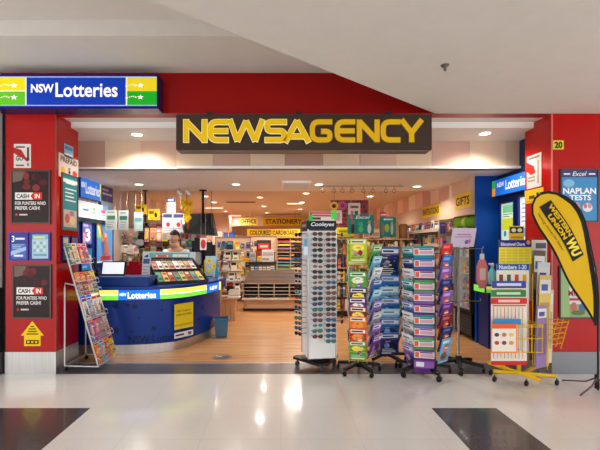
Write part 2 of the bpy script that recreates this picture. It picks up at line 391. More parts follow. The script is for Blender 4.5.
# ================================================================ BIG SIGNS
# --- NEWSAGENCY
def round_poly(P, r, n=5):
    out = [Vector(P[0])]
    for i in range(1, len(P)-1):
        a, b, c = Vector(P[i-1]), Vector(P[i]), Vector(P[i+1]); u = (a-b).normalized(); w_ = (c-b).normalized()
        rr_ = min(r, (a-b).length*.49, (c-b).length*.49); p0, p1 = b+u*rr_, b+w_*rr_
        for k in range(n+1):
            t = k/n; out.append(p0*(1-t)**2+b*2*t*(1-t)+p1*t*t)
    out.append(Vector(P[-1])); return out
def ribbon(P, w_, ext=0):
    P = [Vector(p) for p in P]; n = len(P)
    if ext: P[0] = P[0]+(P[0]-P[1]).normalized()*ext; P[-1] = P[-1]+(P[-1]-P[-2]).normalized()*ext
    L_, R_ = [], []
    for i in range(n):
        d0 = (P[i]-P[i-1]).normalized() if i else (P[1]-P[0]).normalized(); d1 = (P[i+1]-P[i]).normalized() if i < n-1 else d0
        n0 = Vector((-d0.y, d0.x)); n1 = Vector((-d1.y, d1.x)); m_ = (n0+n1).normalized(); k = w_/2/max(.4, m_.dot(n0))
        L_.append(P[i]+m_*k); R_.append(P[i]-m_*k)
    return [(L_[i], L_[i+1], R_[i+1], R_[i]) for i in range(n-1)]
h_ = .10; e = 1-h_
LET = {'N': [[(h_, 0), (h_, 1)], [(h_, .93), (1-h_, .07)], [(1-h_, 0), (1-h_, 1)]],
       'E': [[(1, e), (h_, e), (h_, h_), (1, h_)], [(h_, .5), (.97, .5)]],
       'W': [[(.04, 1), (.25, h_*.6)], [(.25, h_*.6), (.5, .93)], [(.5, .93), (.75, h_*.6)], [(.75, h_*.6), (.96, 1)]],
       'S': [[(1, e), (h_, e), (h_, .5), (1-h_, .5), (1-h_, h_), (0, h_)]],
       'A': [[(.05, 0), (.5, .95)], [(.5, .95), (.95, 0)], [(.2, .26), (.8, .26)]],
       'G': [[(1, e), (h_, e), (h_, h_), (1-h_, h_), (1-h_, .48), (.5, .48)]],
       'C': [[(1, e), (h_, e), (h_, h_), (1, h_)]],
       'Y': [[(.05, 1), (.5, .42)], [(.95, 1), (.5, .42)], [(.5, .5), (.5, 0)]]}
Ysg = 4.36
root = thing('shop_sign', 'long dark brown NEWSAGENCY sign with yellow letters above the entrance', 'sign', (0, Ysg, fz(150, Ysg)))
x0, x1, hh = fx(176, Ysg), fx(432, Ysg), fz(114, Ysg)-fz(150, Ysg)
q = MB(); q.bbox(x0, x1, 0, .16, 0, hh, M((62, 46, 38), .35), .006); q.build('sign_box', root)
q = MB(); q.box(x0+.02, x1-.02, .01, .15, -.010, 0, M((110, 92, 80), .3, .3)); q.build('reflection_strip', root)  # strip coloured to imitate the reflection along the sign's bottom edge
for bx in (-.8, .2, 1.2):
    q = MB(); q.box(bx-.03, bx+.03, .12, .166, hh-.02, hh+.065, M((50, 40, 34))); q.build('mounting_bracket', root)
spans = [('N', 184, 207), ('E', 208.5, 228.5), ('W', 228.5, 264), ('S', 265, 286.5), ('A', 281.5, 309), ('G', 310, 332), ('E', 335, 355), ('N', 357, 379), ('C', 381, 400), ('Y', 400, 422.5)]
sc_ = Ysg/F; zb, zt = fz(142.5, Ysg)-fz(150, Ysg), fz(120, Ysg)-fz(150, Ysg)
for i, (ch, a, b) in enumerate(spans):
    if ch == 'A': a, b = 284, 310
    q = MB(); xa, xb = fx(a, Ysg), fx(b, Ysg); wl, hl = xb-xa, zt-zb; th = .056
    lit = i < 5  # first five letters coloured brighter with a faint glow, imitating front light
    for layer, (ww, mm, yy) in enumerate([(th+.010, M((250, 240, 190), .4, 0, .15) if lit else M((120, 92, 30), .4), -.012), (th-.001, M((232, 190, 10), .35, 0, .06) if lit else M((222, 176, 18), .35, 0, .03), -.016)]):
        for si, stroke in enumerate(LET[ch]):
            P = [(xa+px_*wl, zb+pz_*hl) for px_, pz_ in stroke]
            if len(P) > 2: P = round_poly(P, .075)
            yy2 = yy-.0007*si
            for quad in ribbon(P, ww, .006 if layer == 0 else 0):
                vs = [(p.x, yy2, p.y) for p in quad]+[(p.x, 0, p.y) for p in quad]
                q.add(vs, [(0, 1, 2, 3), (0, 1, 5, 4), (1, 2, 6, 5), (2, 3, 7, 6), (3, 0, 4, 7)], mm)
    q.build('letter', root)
# --- lottery lightbox on the facade
def star_burst(cx, cy, s, asp=1.0):
    out = []
    out.append(('poly', [(cx+s*asp*(1 if k % 2 == 0 else .42)*math.cos(k*PI/5+.3), cy+s*(1 if k % 2 == 0 else .42)*math.sin(k*PI/5+.3)) for k in range(10)], (255, 255, 246)))
    for j in range(6): out.append(('disc', cx-s*asp*(1.3+j*.55), cy+s*.3*math.sin(j), s*asp*(.26-.02*j), s*(.26-.02*j), (250, 250, 220)))
    return out
def lottery_draws():
    y_, g_ = (248, 222, 10), (96, 196, 24)
    return [('rect', .0, .05, .185, .5, g_), ('rect', .0, .5, .185, .95, y_), ('rect', .0, .49, .185, .52, WHITE), ('rect', .183, .05, .192, .95, WHITE),
            ('rect', .815, .05, 1, .5, (20, 170, 30)), ('rect', .815, .5, 1, .95, (238, 214, 30)), ('rect', .808, .05, .817, .95, WHITE),
            ('rect', 0, .94, 1, .965, (200, 210, 240)), ('rect', 0, .035, 1, .055, (200, 210, 240))]
Yl = 4.33
xa, xb = fx(-6, Yl), fx(158, Yl); za, zc = fz(108.5, Yl), fz(74, Yl)
root = thing('lottery_sign', 'long blue backlit NSW Lotteries lightbox above the left red column', 'sign', (xa, Yl, za))
q = MB(); q.box(0, xb-xa, .008, .19, -.0, zc-za, M((20, 26, 88), .25)); q.build('lightbox', root)
q = MB(); w_ = xb-xa-.03
dd = lottery_draws()+star_burst(.115, .68, .1, .25)+star_burst(.115, .3, .1, .25)+star_burst(.90, .68, .09, .25)+star_burst(.90, .3, .09, .25)
dd += [('text', 'NSW', .222, .44, .365, .72, (255, 255, 255), .035), ('text', 'Lotteries', .375, .30, .76, .76, (255, 255, 255), .02)]
q.panel((.015, .006, .02), X, Z, w_, zc-za-.035, (0, 56, 176), dd, .004, emit=.22); q.build('face_panel', root)

# ================================================================ POSTERS
def framed(name, label, cat, O, rz, w_, h__, frame, base, draws, fw=.018, depth=.018, emit=0.0, group=None, rough=.3):
    """a framed poster: frame root part, poster part; origin lower-left, local face -Y"""
    r = thing(name, label, cat, O, rz, group)
    q = MB(); fm = M(frame, .3, .2)
    q.box(0, w_, -depth, 0, 0, fw, fm); q.box(0, w_, -depth, 0, h__-fw, h__, fm)
    q.box(0, fw, -depth, 0, fw, h__-fw, fm); q.box(w_-fw, w_, -depth, 0, fw, h__-fw, fm); q.build('frame', r)
    q = MB(); q.panel((fw, -depth*.6, fw), X, Z, w_-2*fw, h__-2*fw, base, draws, .006, emit=emit, rough=rough); q.build('poster', r)
    return r
def sheet(name, label, cat, O, rz, w_, h__, base, draws, thick=.002, group=None, emit=0.0):
    q = MB(); q.panel((0, -.002-.001, 0), X, Z, w_, h__, base, draws, thick, emit=emit)
    return tag(q.build(name, None, O, (0, 0, rz)), label, cat, group)
def cash(seed):
    r = random.Random(seed)
    d = [('rect', 0, 0, 1, 1, (40, 20, 20)), ('poly', [(0, 1), (.35, 1), (.25, .82), (0, .78)], (116, 96, 84))]
    for i in range(9):
        d.append(('disc', .25+.6*r.random(), .66+.26*r.random(), .05+.07*r.random(), .04+.05*r.random(), r.choice([(110, 30, 30), (86, 24, 24), (136, 44, 40), (60, 18, 20)])))
    d += [('rect', .08, .445, .58, .585, (238, 236, 232)), ('poly', [(.58, .445), (.82, .445), (.82, .585), (.58, .585), (.50, .515)], (220, 40, 34)),
          ('text', 'CASH', .12, .47, .46, .56, (40, 30, 30), .03), ('text', 'IN', .62, .47, .76, .56, (255, 240, 235), .03),
          ('text', 'FOR PUNTERS WHO', .08, .34, .92, .41, (236, 230, 226), .02), ('text', 'PREFER CASH!', .08, .245, .76, .315, (236, 230, 226), .02),
          ('disc', .12, .15, .035, .025, (210, 50, 40)), ('rect', .2, .135, .42, .165, (210, 200, 196))]
    return d
Yc = D
framed('cash_poster', 'upper dark framed CASH IN poster on the front of the left red column', 'poster', (fx(11.5, Yc), Yc, fz(224, Yc)), 0, 39.5/88.3, 54/88.3, (70, 50, 44), (30, 18, 18), cash(3))
framed('cash_poster', 'lower dark framed CASH IN poster above the yellow house sticker', 'poster', (fx(13, Yc), Yc, fz(318.5, Yc)), 0, 39/88.3, 54/88.3, (70, 50, 44), (30, 18, 18), cash(8))
framed('notice_frame', 'blue framed notice with navy flyer on left column, left of the pair', 'notice', (fx(9.5, Yc), Yc, fz(260.5, Yc)), 0, 19.5/88.3, 28/88.3, (24, 34, 140), (70, 110, 190),
       [('rect', 0, .62, 1, 1, (52, 70, 150)), ('text', '3', .06, .68, .24, .95, (255, 255, 255)), ('rect', .3, .78, .9, .86, (240, 240, 240)), ('poly', [(0, .3), (1, .5), (1, .35), (0, .12)], (170, 200, 236)), ('rect', .2, .08, .8, .16, (236, 240, 250))]+lines(.1, .9, .4, .6, 3, (200, 216, 240)), .022)
framed('notice_frame', 'blue framed notice with pale flyer on left column, right of the pair', 'notice', (fx(30.5, Yc), Yc, fz(260.5, Yc)), 0, 20.5/88.3, 28/88.3, (24, 34, 140), (190, 214, 226),
       [('rect', 0, .8, 1, 1, (120, 190, 210)), ('rect', .1, .84, .8, .92, (240, 230, 130)), ('rect', .1, .1, .9, .2, (110, 170, 200))]+[('rect', .1+.2*i, .28+.16*j, .24+.2*i, .38+.16*j, (226, 238, 196) if (i+j) % 2 else (120, 180, 214)) for i in range(4) for j in range(3)], .022)
sheet('torn_sticker', 'torn white sticker with black letters high on the left red column', 'sticker', (fx(14, Yc), Yc, fz(168, Yc)), 0, 17/88.3, 24/88.3, (226, 216, 210),
      [('poly', [(.0, .86), (.45, .75), (.7, .45), (.95, .38), (.8, .25), (.5, .42), (.25, .5), (0, .62)], (178, 30, 26)), ('rect', .12, .84, .66, .9, (60, 50, 48)), ('text', 'GO', .12, .3, .55, .5, (70, 60, 58), .03), ('rect', .12, .08, .6, .14, (90, 80, 78)), ('rect', .78, .3, .9, .86, (60, 52, 52)), ('rect', .8, .08, .88, .2, (60, 52, 52))])
q = MB(); hw, hh2 = 23/88.3, 25/88.3
q.add([Vector((x_*hw, -.003, z_*hh2)) for x_, z_ in [(.14, 0), (.86, 0), (.86, .42), (1, .42), (.5, 1), (0, .42), (.14, .42)]], [(0, 1, 2, 3, 4, 5, 6)], M((244, 206, 10), .4))
q.add([Vector((x_*hw, -.004, z_*hh2)) for x_, z_ in [(.22, .08), (.78, .08), (.78, .24), (.22, .24)]], [(0, 1, 2, 3)], M((40, 34, 20)))
for i, (a, b) in enumerate([(.42, .58), (.34, .66), (.3, .7), (.24, .76)]):
    z_ = .76-.1*i; q.add([Vector((x_*hw, -.004, zz*hh2)) for x_, zz in [(a, z_), (b, z_), (b, z_+.045), (a, z_+.045)]], [(0, 1, 2, 3)], M((60, 50, 20)))
for i in range(3): q.add([Vector((x_*hw, -.005, zz*hh2)) for x_, zz in [(.28+i*.17, .12), (.38+i*.17, .12), (.38+i*.17, .2), (.28+i*.17, .2)]], [(0, 1, 2, 3)], M((240, 205, 20)))
tag(q.build('house_sticker', None, (fx(21, Yc), Yc, fz(346, Yc))), 'yellow house shaped sticker low on the left red column', 'sticker')
# left column inner side, facing the shop (+X)
def side_rect(px0, px1, ytop0, ybot0, Xp):
    """near px0, far px1: returns Ynear, Yfar, z0, z1 from the near edge rows"""
    Ya, Yb = sideY(px0, Xp), sideY(px1, Xp); return Ya, Yb, fz(ybot0, Ya), fz(ytop0, Ya)
Xp = -2.546
Ya, Yb, z0, z1 = side_rect(61, 77, 172, 230, Xp)
framed('teal_poster', 'teal framed advertisement on the inner side of the left red column', 'poster', (Xp, Ya, z0), PI/2, Yb-Ya, z1-z0, (110, 84, 70), (40, 130, 134),
       [('rect', 0, .86, 1, .93, (210, 226, 226)), ('rect', .06, .04, .94, .36, (200, 176, 160)), ('disc', .3, .2, .16, .09, (190, 90, 80)), ('disc', .65, .16, .2, .08, (226, 200, 150)), ('disc', .6, .3, .16, .05, (150, 120, 160)), ('rect', .2, .84, .85, .9, WHITE)]+lines(.15, .95, .5, .78, 4, (214, 232, 232)), .014)
Ya, Yb, z0, z1 = side_rect(58.5, 78, 152, 176, Xp)
sheet('prepaid_sign', 'white PREPAID card with yellow and red marks on the left column side', 'sign', (Xp, Ya, z0), PI/2, Yb-Ya, z1-z0, (222, 206, 196),
      [('text', 'PREPAID', .08, .66, .92, .9, (90, 60, 60), .03), ('disc', .2, .3, .1, .16, (236, 190, 30)), ('text', '$', .45, .2, .58, .5, (60, 50, 50), .03), ('disc', .8, .3, .12, .14, (220, 60, 50))])
Ya, Yb, z0, z1 = side_rect(64, 73, 143, 156, Xp)
sheet('blue_sticker', 'small pale blue sticker above the PREPAID card', 'sticker', (Xp, Ya, z0), PI/2, Yb-Ya, z1-z0, (150, 190, 222), [('rect', .1, .6, .9, .85, (90, 130, 190)), ('rect', .1, .15, .9, .3, (232, 240, 244))])
for i, (a, b) in enumerate([(60.8, 68.5), (70, 78)]):
    Ya, Yb, z0, z1 = side_rect(a, b, 235+i, 262-i, Xp)
    framed('notice_frame', ['navy framed grey notice on the column side, nearer the mall', 'navy framed mauve notice on the column side, nearer the shop'][i], 'notice', (Xp, Ya, z0), PI/2, Yb-Ya, z1-z0, (26, 30, 96),
           [(150, 158, 176), (150, 130, 160)][i], lines(.1, .9, .1, .6, 4, [(90, 100, 130), (216, 206, 220)][i])+[('rect', .05, .7, .95, .95, [(196, 200, 190), (110, 100, 150)][i])], .02)
# right column front
framed('naplan_poster', 'blue framed Excel NAPLAN TESTS poster on the right red wall', 'poster', (fx(559.5, D), D, fz(222, D)), 0, 38.5/88.3, 53/88.3, (58, 50, 62), (66, 142, 196),
       [('rect', 0, .86, 1, 1, (66, 66, 110)), ('text', 'Excel', .3, .885, .7, .975, (236, 236, 244), .01, .3), ('rect', .06, .91, .24, .94, (236, 236, 244)), ('rect', .76, .91, .94, .94, (236, 236, 244)),
        ('disc', .2, .74, .16, .08, (130, 190, 222)), ('text', 'NAPLAN', .04, .53, .96, .65, (246, 246, 250), .03), ('text', 'TESTS', .22, .40, .82, .51, (246, 246, 250), .03),
        ('disc', .42, .27, .1, .1, (200, 150, 170)), ('disc', .72, .26, .14, .09, (226, 226, 232)), ('disc', .66, .29, .05, .05, (214, 110, 110)), ('disc', .78, .3, .05, .06, (190, 150, 160))], .016)
framed('million_poster', 'framed MILLION poster with pink and green print behind the flag', 'poster', (fx(558.5, D), D, fz(318.5, D)), 0, 37.5/88.3, 53/88.3, (44, 36, 46), (208, 222, 222),
       [('rect', 0, .0, 1, .26, (150, 172, 120)), ('rect', 0, .0, .25, 1, (160, 190, 130)), ('disc', .62, .66, .2, .12, (196, 40, 90)), ('text', 'MILLION', .22, .42, .96, .54, (190, 24, 40), .03), ('rect', .25, .33, .9, .38, (200, 60, 70)),
        ('disc', .38, .2, .09, .1, (200, 110, 110)), ('disc', .62, .18, .1, .1, (90, 110, 160)), ('disc', .8, .22, .07, .08, (230, 220, 210)), ('disc', .5, .09, .2, .05, (90, 120, 70))], .016)
sheet('number_plate', 'small yellow number 20 plate on the right red column', 'number', (fx(553, D), D, fz(149.5, D)), 0, 10.5/88.3, 9/88.3, (222, 214, 40), [('text', '20', .12, .12, .88, .88, (30, 34, 10), .05)])
# right column side facing shop (-X): local x runs toward the camera
Xr = 3.066
def rside(px_far, px_near, ytop_near, ybot_near, Xp=Xr):
    Yf, Yn = sideY(px_far, Xp), sideY(px_near, Xp); return Yf, Yf-Yn, fz(ybot_near, Yn), fz(ytop_near, Yn)
Yf, ww, z0, z1 = rside(527, 541.5, 152, 186)
sheet('torn_sticker', 'torn white sticker on the shop side of the right red column', 'sticker', (Xr, Yf, z0), -PI/2, ww, z1-z0, (224, 206, 198),
      [('poly', [(-.02, .84), (.5, .66), (.62, .44), (.3, .40), (-.02, .56)], (190, 36, 30)), ('rect', .15, .88, .9, .94, (140, 120, 110)), ('rect', .1, .3, .6, .35, (150, 130, 120)), ('rect', .1, .2, .6, .25, (150, 130, 120)), ('rect', .74, .1, .86, .8, (176, 150, 140))])
Yf, ww, z0, z1 = rside(525, 543.5, 187, 201)
sheet('yellow_notice', 'yellow notice with black marks below the torn sticker', 'notice', (Xr, Yf, z0), -PI/2, ww, z1-z0, (230, 186, 40), [('rect', .25, .3, .55, .55, (90, 70, 30)), ('rect', .65, .3, .78, .7, (50, 40, 20)), ('rect', .1, .1, .9, .16, (160, 120, 30))])
# right nook: lottery sign, lit poster
Xn = 3.25
q = thing('lottery_sign', 'blue backlit NSW Lotteries sign on the right side wall inside', 'sign', (3.26, 5.98, fz(197, 5.9)), -PI/2)
b = MB(); b.box(0, .9, -.1, 0, 0, .25, M((16, 40, 100), .3)); b.build('lightbox', q)
b = MB(); b.panel((0, -.105, .01), X, Z, .9, .23, (30, 110, 220), [('rect', 0, 0, .1, .5, (226, 150, 40)), ('rect', 0, .5, .1, 1, (60, 170, 90)), ('text', 'NSW', .16, .5, .36, .8, WHITE, .03), ('text', 'Lotteries', .4, .25, .95, .85, WHITE, .02)], .004, emit=.6); b.build('face_panel', q)
framed('lit_poster', 'backlit pale green poster under the right lottery sign', 'poster', (3.26, 5.88, 1.5), -PI/2, .36, .58, (20, 50, 130), (214, 236, 214),
       [('rect', .05, .3, .95, .6, (200, 210, 40)), ('rect', .1, .75, .9, .95, (120, 190, 140)), ('disc', .3, .2, .12, .08, (60, 130, 190)), ('disc', .7, .2, .12, .08, (220, 80, 70))]+lines(.12, .9, .62, .74, 2, (60, 110, 60)), .02, .05, emit=.5)
framed('lit_poster', 'backlit white poster beside the right red column inner edge', 'poster', (3.26, 5.42, 1.5), -PI/2, .3, .62, (30, 60, 140), (226, 232, 236), [('rect', .1, .1, .9, .3, (120, 150, 200))]+lines(.12, .9, .4, .9, 5, (140, 160, 190)), .02, .05, emit=.5)
# ================================================================ LOTTERY COUNTER
def catmull(P, n=8):
    P = [Vector(p) for p in P]; out = []
    for i in range(len(P)-1):
        p0, p1, p2, p3 = P[max(i-1, 0)], P[i], P[i+1], P[min(i+2, len(P)-1)]
        for k in range(n):
            t = k/n; out.append(.5*((2*p1)+(-p0+p2)*t+(2*p0-5*p1+4*p2-p3)*t*t+(-p0+3*p1-3*p2+p3)*t**3))
    out.append(P[-1]); return out
cpath = catmull([(-3.1, 5.38), (-2.6, 5.37), (-2.2, 5.37), (-1.80, 5.42), (-1.46, 5.60), (-1.24, 6.0), (-1.11, 6.5), (-1.08, 7.1)])
def offs(P, d):
    out = []
    for i, p in enumerate(P):
        t_ = (P[min(i+1, len(P)-1)]-P[max(i-1, 0)]).normalized(); out.append(p+Vector((t_.y, -t_.x))*d)
    return out
def arcl(P):
    s_ = [0]
    for i in range(1, len(P)): s_.append(s_[-1]+(P[i]-P[i-1]).length)
    return s_
def at_arc(P, s_, s):
    for i in range(1, len(P)):
        if s <= s_[i] or i == len(P)-1:
            t_ = (s-s_[i-1])/(s_[i]-s_[i-1]); d = (P[i]-P[i-1]).normalized(); return P[i-1].lerp(P[i], t_), Vector((d.y, -d.x))
def wall_strip(mb, P, z0, z1, th, m, top=True):
    Q = offs(P, -th); n = len(P)
    vs = [(p.x, p.y, z0) for p in P]+[(p.x, p.y, z1) for p in P]+[(p.x, p.y, z1) for p in Q]+[(p.x, p.y, z0) for p in Q]
    fs = []
    for i in range(n-1):
        for a in range(4): b = (a+1) % 4; fs.append((a*n+i, a*n+i+1, b*n+i+1, b*n+i))
    fs += [(0, n, 2*n, 3*n), (n-1, 4*n-1, 3*n-1, 2*n-1)]
    mb.add(vs, fs, m, False)
counter = thing('lottery_counter', 'curved dark blue lottery counter with a glowing yellow and green band', 'counter', (0, 0, 0))
blue = M((10, 52, 138), .32, coat=.05); dblue = M((6, 32, 96), .4)
q = MB(); wall_strip(q, cpath, .12, .73, .04, blue)
# darker printed splats and faint lettering on the curved body
S_ = arcl(cpath); tot = S_[-1]
def on_curve(mb, P, S_, s, z, verts, faces, m, d=.002, sx=1, sz=1):
    vs = []
    for a, b in verts:
        p, nn = at_arc(P, S_, s+a*sx); vs.append((p.x+nn.x*d, p.y+nn.y*d, z+b*sz))
    mb.add(vs, faces, m)
rg_ = random.Random(5)
for k in range(26):
    s0 = .5+rg_.random()*(tot-1.4); z_ = .22+rg_.random()*.45; r_ = .02+.05*rg_.random(); a0 = rg_.random()*6
    pts = [((r_ if j % 2 == 0 else r_*.45)*math.cos(j*PI/5+a0), (r_ if j % 2 == 0 else r_*.45)*math.sin(j*PI/5+a0)) for j in range(10)]
    on_curve(q, cpath, S_, s0, z_, pts, [tuple(range(10))], dblue, .0015)
vs, fs = text_geo('NSW Lotteries', .02); on_curve(q, cpath, S_, 1.05, .14, vs, fs, M((9, 32, 80), .4), .002, .75, .10)
q.build('body', counter)
q = MB(); wall_strip(q, offs(cpath, .004), 0, .12, .05, STEEL); q.build('kick_plate', counter)
spath = offs(cpath, .10); SS = arcl(spath)
q = MB(); wall_strip(q, spath, .73, .875, .14, M((12, 40, 120), .4))
sgeo = offs(spath, .003)
SG = arcl(sgeo)
def s_at_px(px):
    best = min(range(len(sgeo)), key=lambda i: abs(CX+F*sgeo[i].x/sgeo[i].y-px) if i < len(sgeo)*.93 else 9e9); return SG[best]
def strip_seg(mb, s0, s1, z0, z1, m, d=.004):
    n = 14; vs = []; 
    for k in range(n+1):
        p, nn = at_arc(sgeo, SG, s0+(s1-s0)*k/n); vs += [(p.x+nn.x*d, p.y+nn.y*d, z0), (p.x+nn.x*d, p.y+nn.y*d, z1)]
    mb.add(vs, [(2*k, 2*k+2, 2*k+3, 2*k+1) for k in range(n)], m)
EM = 1.0
B_ = M((20, 110, 230), .4, 0, .8); Y_ = M((250, 226, 90), .4, 0, EM); G_ = M((120, 220, 60), .4, 0, .8); W_ = M((250, 250, 235), .4, 0, 1.0)
z0, z1 = .737, .868
sa, sb, sc2, sd, se, sf_ = [s_at_px(p) for p in (62, 92, 118, 161, 207, 219)]
strip_seg(q, sa, sb, z0, z1, B_); strip_seg(q, sb, sc2, z0, (z0+z1)/2-.004, G_); strip_seg(q, sb, sc2, (z0+z1)/2-.004, z1, Y_)
strip_seg(q, sc2, sd, z0, z1, B_); strip_seg(q, sd, se, z0, (z0+z1)/2-.004, G_); strip_seg(q, sd, se, (z0+z1)/2-.004, z1, Y_)
strip_seg(q, sb, sc2, (z0+z1)/2-.008, (z0+z1)/2+.008, W_, .006); strip_seg(q, sd, se, (z0+z1)/2-.008, (z0+z1)/2+.008, W_, .006)
strip_seg(q, se, sf_, z0, z1, B_); strip_seg(q, sf_, sf_+.12, z0, z1, Y_)
for t_, a, b, zz, hz in [('NSW', .04, .20, .79, .04), ('Lotteries', .23, .90, .755, .085)]:
    vs, fs = text_geo(t_, .03); on_curve(q, sgeo, SG, sc2+(sd-sc2)*a, zz, vs, fs, M((250, 252, 255), .4, 0, 1.0), .008, (sd-sc2)*(b-a), hz)
vs, fs = text_geo('NSW', .03); on_curve(q, sgeo, SG, se+(sf_-se)*.2, .77, vs, fs, M((250, 252, 255), .4, 0, 1.0), .008, (sf_-se)*.6, .06)
q.build('light_band', counter)
q = MB(); P = offs(cpath, .105); Q = offs(cpath, -.48)
n = len(P); vs = [(p.x, p.y, .878) for p in P]+[(p.x, max(p.y, 5.5), .878) for p in Q]+[(p.x, p.y, .905) for p in P]+[(p.x, max(p.y, 5.5), .905) for p in Q]
fs = []
for i in range(n-1): fs += [(i, i+1, n+i+1, n+i), (2*n+i, 3*n+i, 3*n+i+1, 2*n+i+1), (i, 2*n+i, 2*n+i+1, i+1), (n+i, n+i+1, 3*n+i+1, 3*n+i)]
q.add(vs, fs, M((16, 58, 150), .3)); q.build('countertop', counter)
q = MB(); q.bbox(fx(86, 5.45), fx(151, 5.45), 5.36, 5.78, .906, 1.035, M((8, 56, 128), .35), .008); q.build('raised_ledge', counter)
# things on the counter front
p_, nn = at_arc(cpath, S_, [S_[i] for i in range(len(cpath)) if CX+F*cpath[i].x/cpath[i].y >= 182][0])
ang = math.atan2(nn.y, nn.x)+PI/2
wd = 24*p_.y/F; u_ = Vector((math.cos(ang), math.sin(ang)))
o_ = p_+nn*.022-u_*wd/2
sheet('counter_poster', 'yellow reminder poster stuck on the front of the blue counter', 'poster', (o_.x, o_.y, fz(328, p_.y)), ang, wd, 25*p_.y/F, (226, 204, 40),
      [('text', "Don't forget to", .14, .66, .86, .76, (60, 56, 20), .01), ('text', 'check your tickets', .1, .5, .9, .62, (60, 56, 20), .01), ('rect', .0, .12, 1, .2, (190, 170, 40))])
o_ = p_+nn*.022-u_*wd/2
q_ = sheet('counter_label', 'white label with grey print under the yellow reminder poster', 'label', (o_.x, o_.y, fz(336.5, p_.y)), ang, wd, 5.5*p_.y/F, (222, 222, 226), [('rect', .06, .35, .5, .65, (70, 70, 80)), ('disc', .8, .5, .1, .3, (90, 90, 110))])

# scratch ticket display case
Yt = 5.75
case = thing('ticket_display', 'slanted glass-topped case of scratch tickets on the blue counter', 'display', (fx(178, Yt), Yt, .905), 0)
q = MB()
# slanted tray: front edge low, back edge high
tw, twt = .66, .60; A_ = Vector((-tw/2-.02, -.30, .03)); B2 = Vector((tw/2+.12, -.30, .03)); C2 = Vector((tw/2-.12, .30, .40)); D2 = Vector((-tw/2-.1, .30, .40))
_o = Vector((fx(178, Yt), Yt, .905)); A_, B2, C2, D2 = pt(157, 286, 5.56)-_o, pt(208, 284, 6.02)-_o, pt(192.5, 259.5, 6.62)-_o, pt(146.5, 259.5, 6.2)-_o
A_.z = max(.012, A_.z); B2.z = max(.012, B2.z)
nrm = (B2-A_).cross(D2-A_).normalized()
def onq(u, v, d=0): return A_.lerp(B2, u).lerp(D2.lerp(C2, u), v)+nrm*d
low = [Vector((v.x, v.y, 0)) for v in (A_, B2, C2, D2)]
q.add([A_, B2, C2, D2]+low, [(0, 1, 2, 3), (0, 4, 5, 1), (1, 5, 6, 2), (2, 6, 7, 3), (3, 7, 4, 0), (7, 6, 5, 4)], M((30, 28, 32), .4)); q.build('case', case)
q = MB()
for a, b in [((0, 0), (1, 0)), ((1, 0), (1, 1)), ((1, 1), (0, 1)), ((0, 1), (0, 0)), ((0, .5), (1, .5))]:
    q.tube([onq(*a, .02), onq(*b, .02)], .011, M((24, 22, 26), .3), 6)
q.build('case_frame', case)
tcols = {'teal': (90, 160, 150), 'cream': (224, 214, 190), 'grey': (170, 170, 168), 'yellow': (222, 200, 110), 'pink': (214, 150, 140), 'green': (130, 170, 110), 'red': (196, 90, 76), 'white': (232, 232, 230), 'brown': (150, 116, 90)}
tn = list(tcols)
for row in range(2):
    for k in range(8):
        c_ = tn[(k*3+row*4) % 9]; q = MB(); u0 = .05+k*.115; v0 = .56 if row else .08
        qs = [onq(u0, v0, .006), onq(u0+.1, v0, .006), onq(u0+.1, v0+.36, .006), onq(u0, v0+.36, .006)]
        q.quad(*qs, M(tcols[c_], .4)); q.quad(*[p-nrm*.004 for p in reversed(qs)], M(tcols[c_], .4))
        q.quad(onq(u0+.015, v0+.24, .008), onq(u0+.085, v0+.24, .008), onq(u0+.085, v0+.33, .008), onq(u0+.015, v0+.33, .008), M(tcols[tn[(k+row+5) % 9]], .4))
        q.quad(onq(u0+.015, v0+.05, .008), onq(u0+.085, v0+.05, .008), onq(u0+.085, v0+.14, .008), onq(u0+.015, v0+.14, .008), M((90, 86, 84), .4))
        o = q.build('scratch_ticket', None, case.location, case.rotation_euler)
        tag(o, '%s scratch ticket in the %s row of the case, %s from the left' % (c_, 'upper' if row else 'lower', ORD[k] if k else 'first'), 'ticket', 'scratch tickets in the display case')
q = MB(); hdu = (C2-D2).normalized(); q.panel(D2+Vector((-.07, .02, -.03)), hdu, Z+Vector((0, .12, 0)), (C2-D2).length+.12, .155, (200, 214, 214),
   [('rect', .12, .1, .88, .9, (96, 184, 186)), ('rect', .2, .3, .5, .7, (206, 120, 120)), ('rect', .55, .45, .85, .75, (230, 238, 238)), ('poly', [(.02, .5), (.1, .75), (.1, .3)], (40, 70, 150))]+[('disc', .15+.1*i, .25+.3*(i % 2), .02, .1, (230, 220, 190)) for i in range(7)], .006)
tag(q.build('header_card', None, case.location, case.rotation_euler), 'teal and white header card behind the ticket case', 'card')
q = MB(); q.panel((fx(141, 5.9)-fx(178, Yt), 5.9-Yt, 0), X, Z+Vector((0, .2, 0)), .12, .38, (196, 200, 206), [('rect', .1, .75, .9, .95, (60, 90, 150))]+lines(.1, .9, .1, .7, 5, (150, 156, 166)), .01)
tag(q.build('leaflet_holder', None, (case.location.x, case.location.y, .907)), 'pale grey leaflet board at the left edge of the ticket case', 'leaflet')

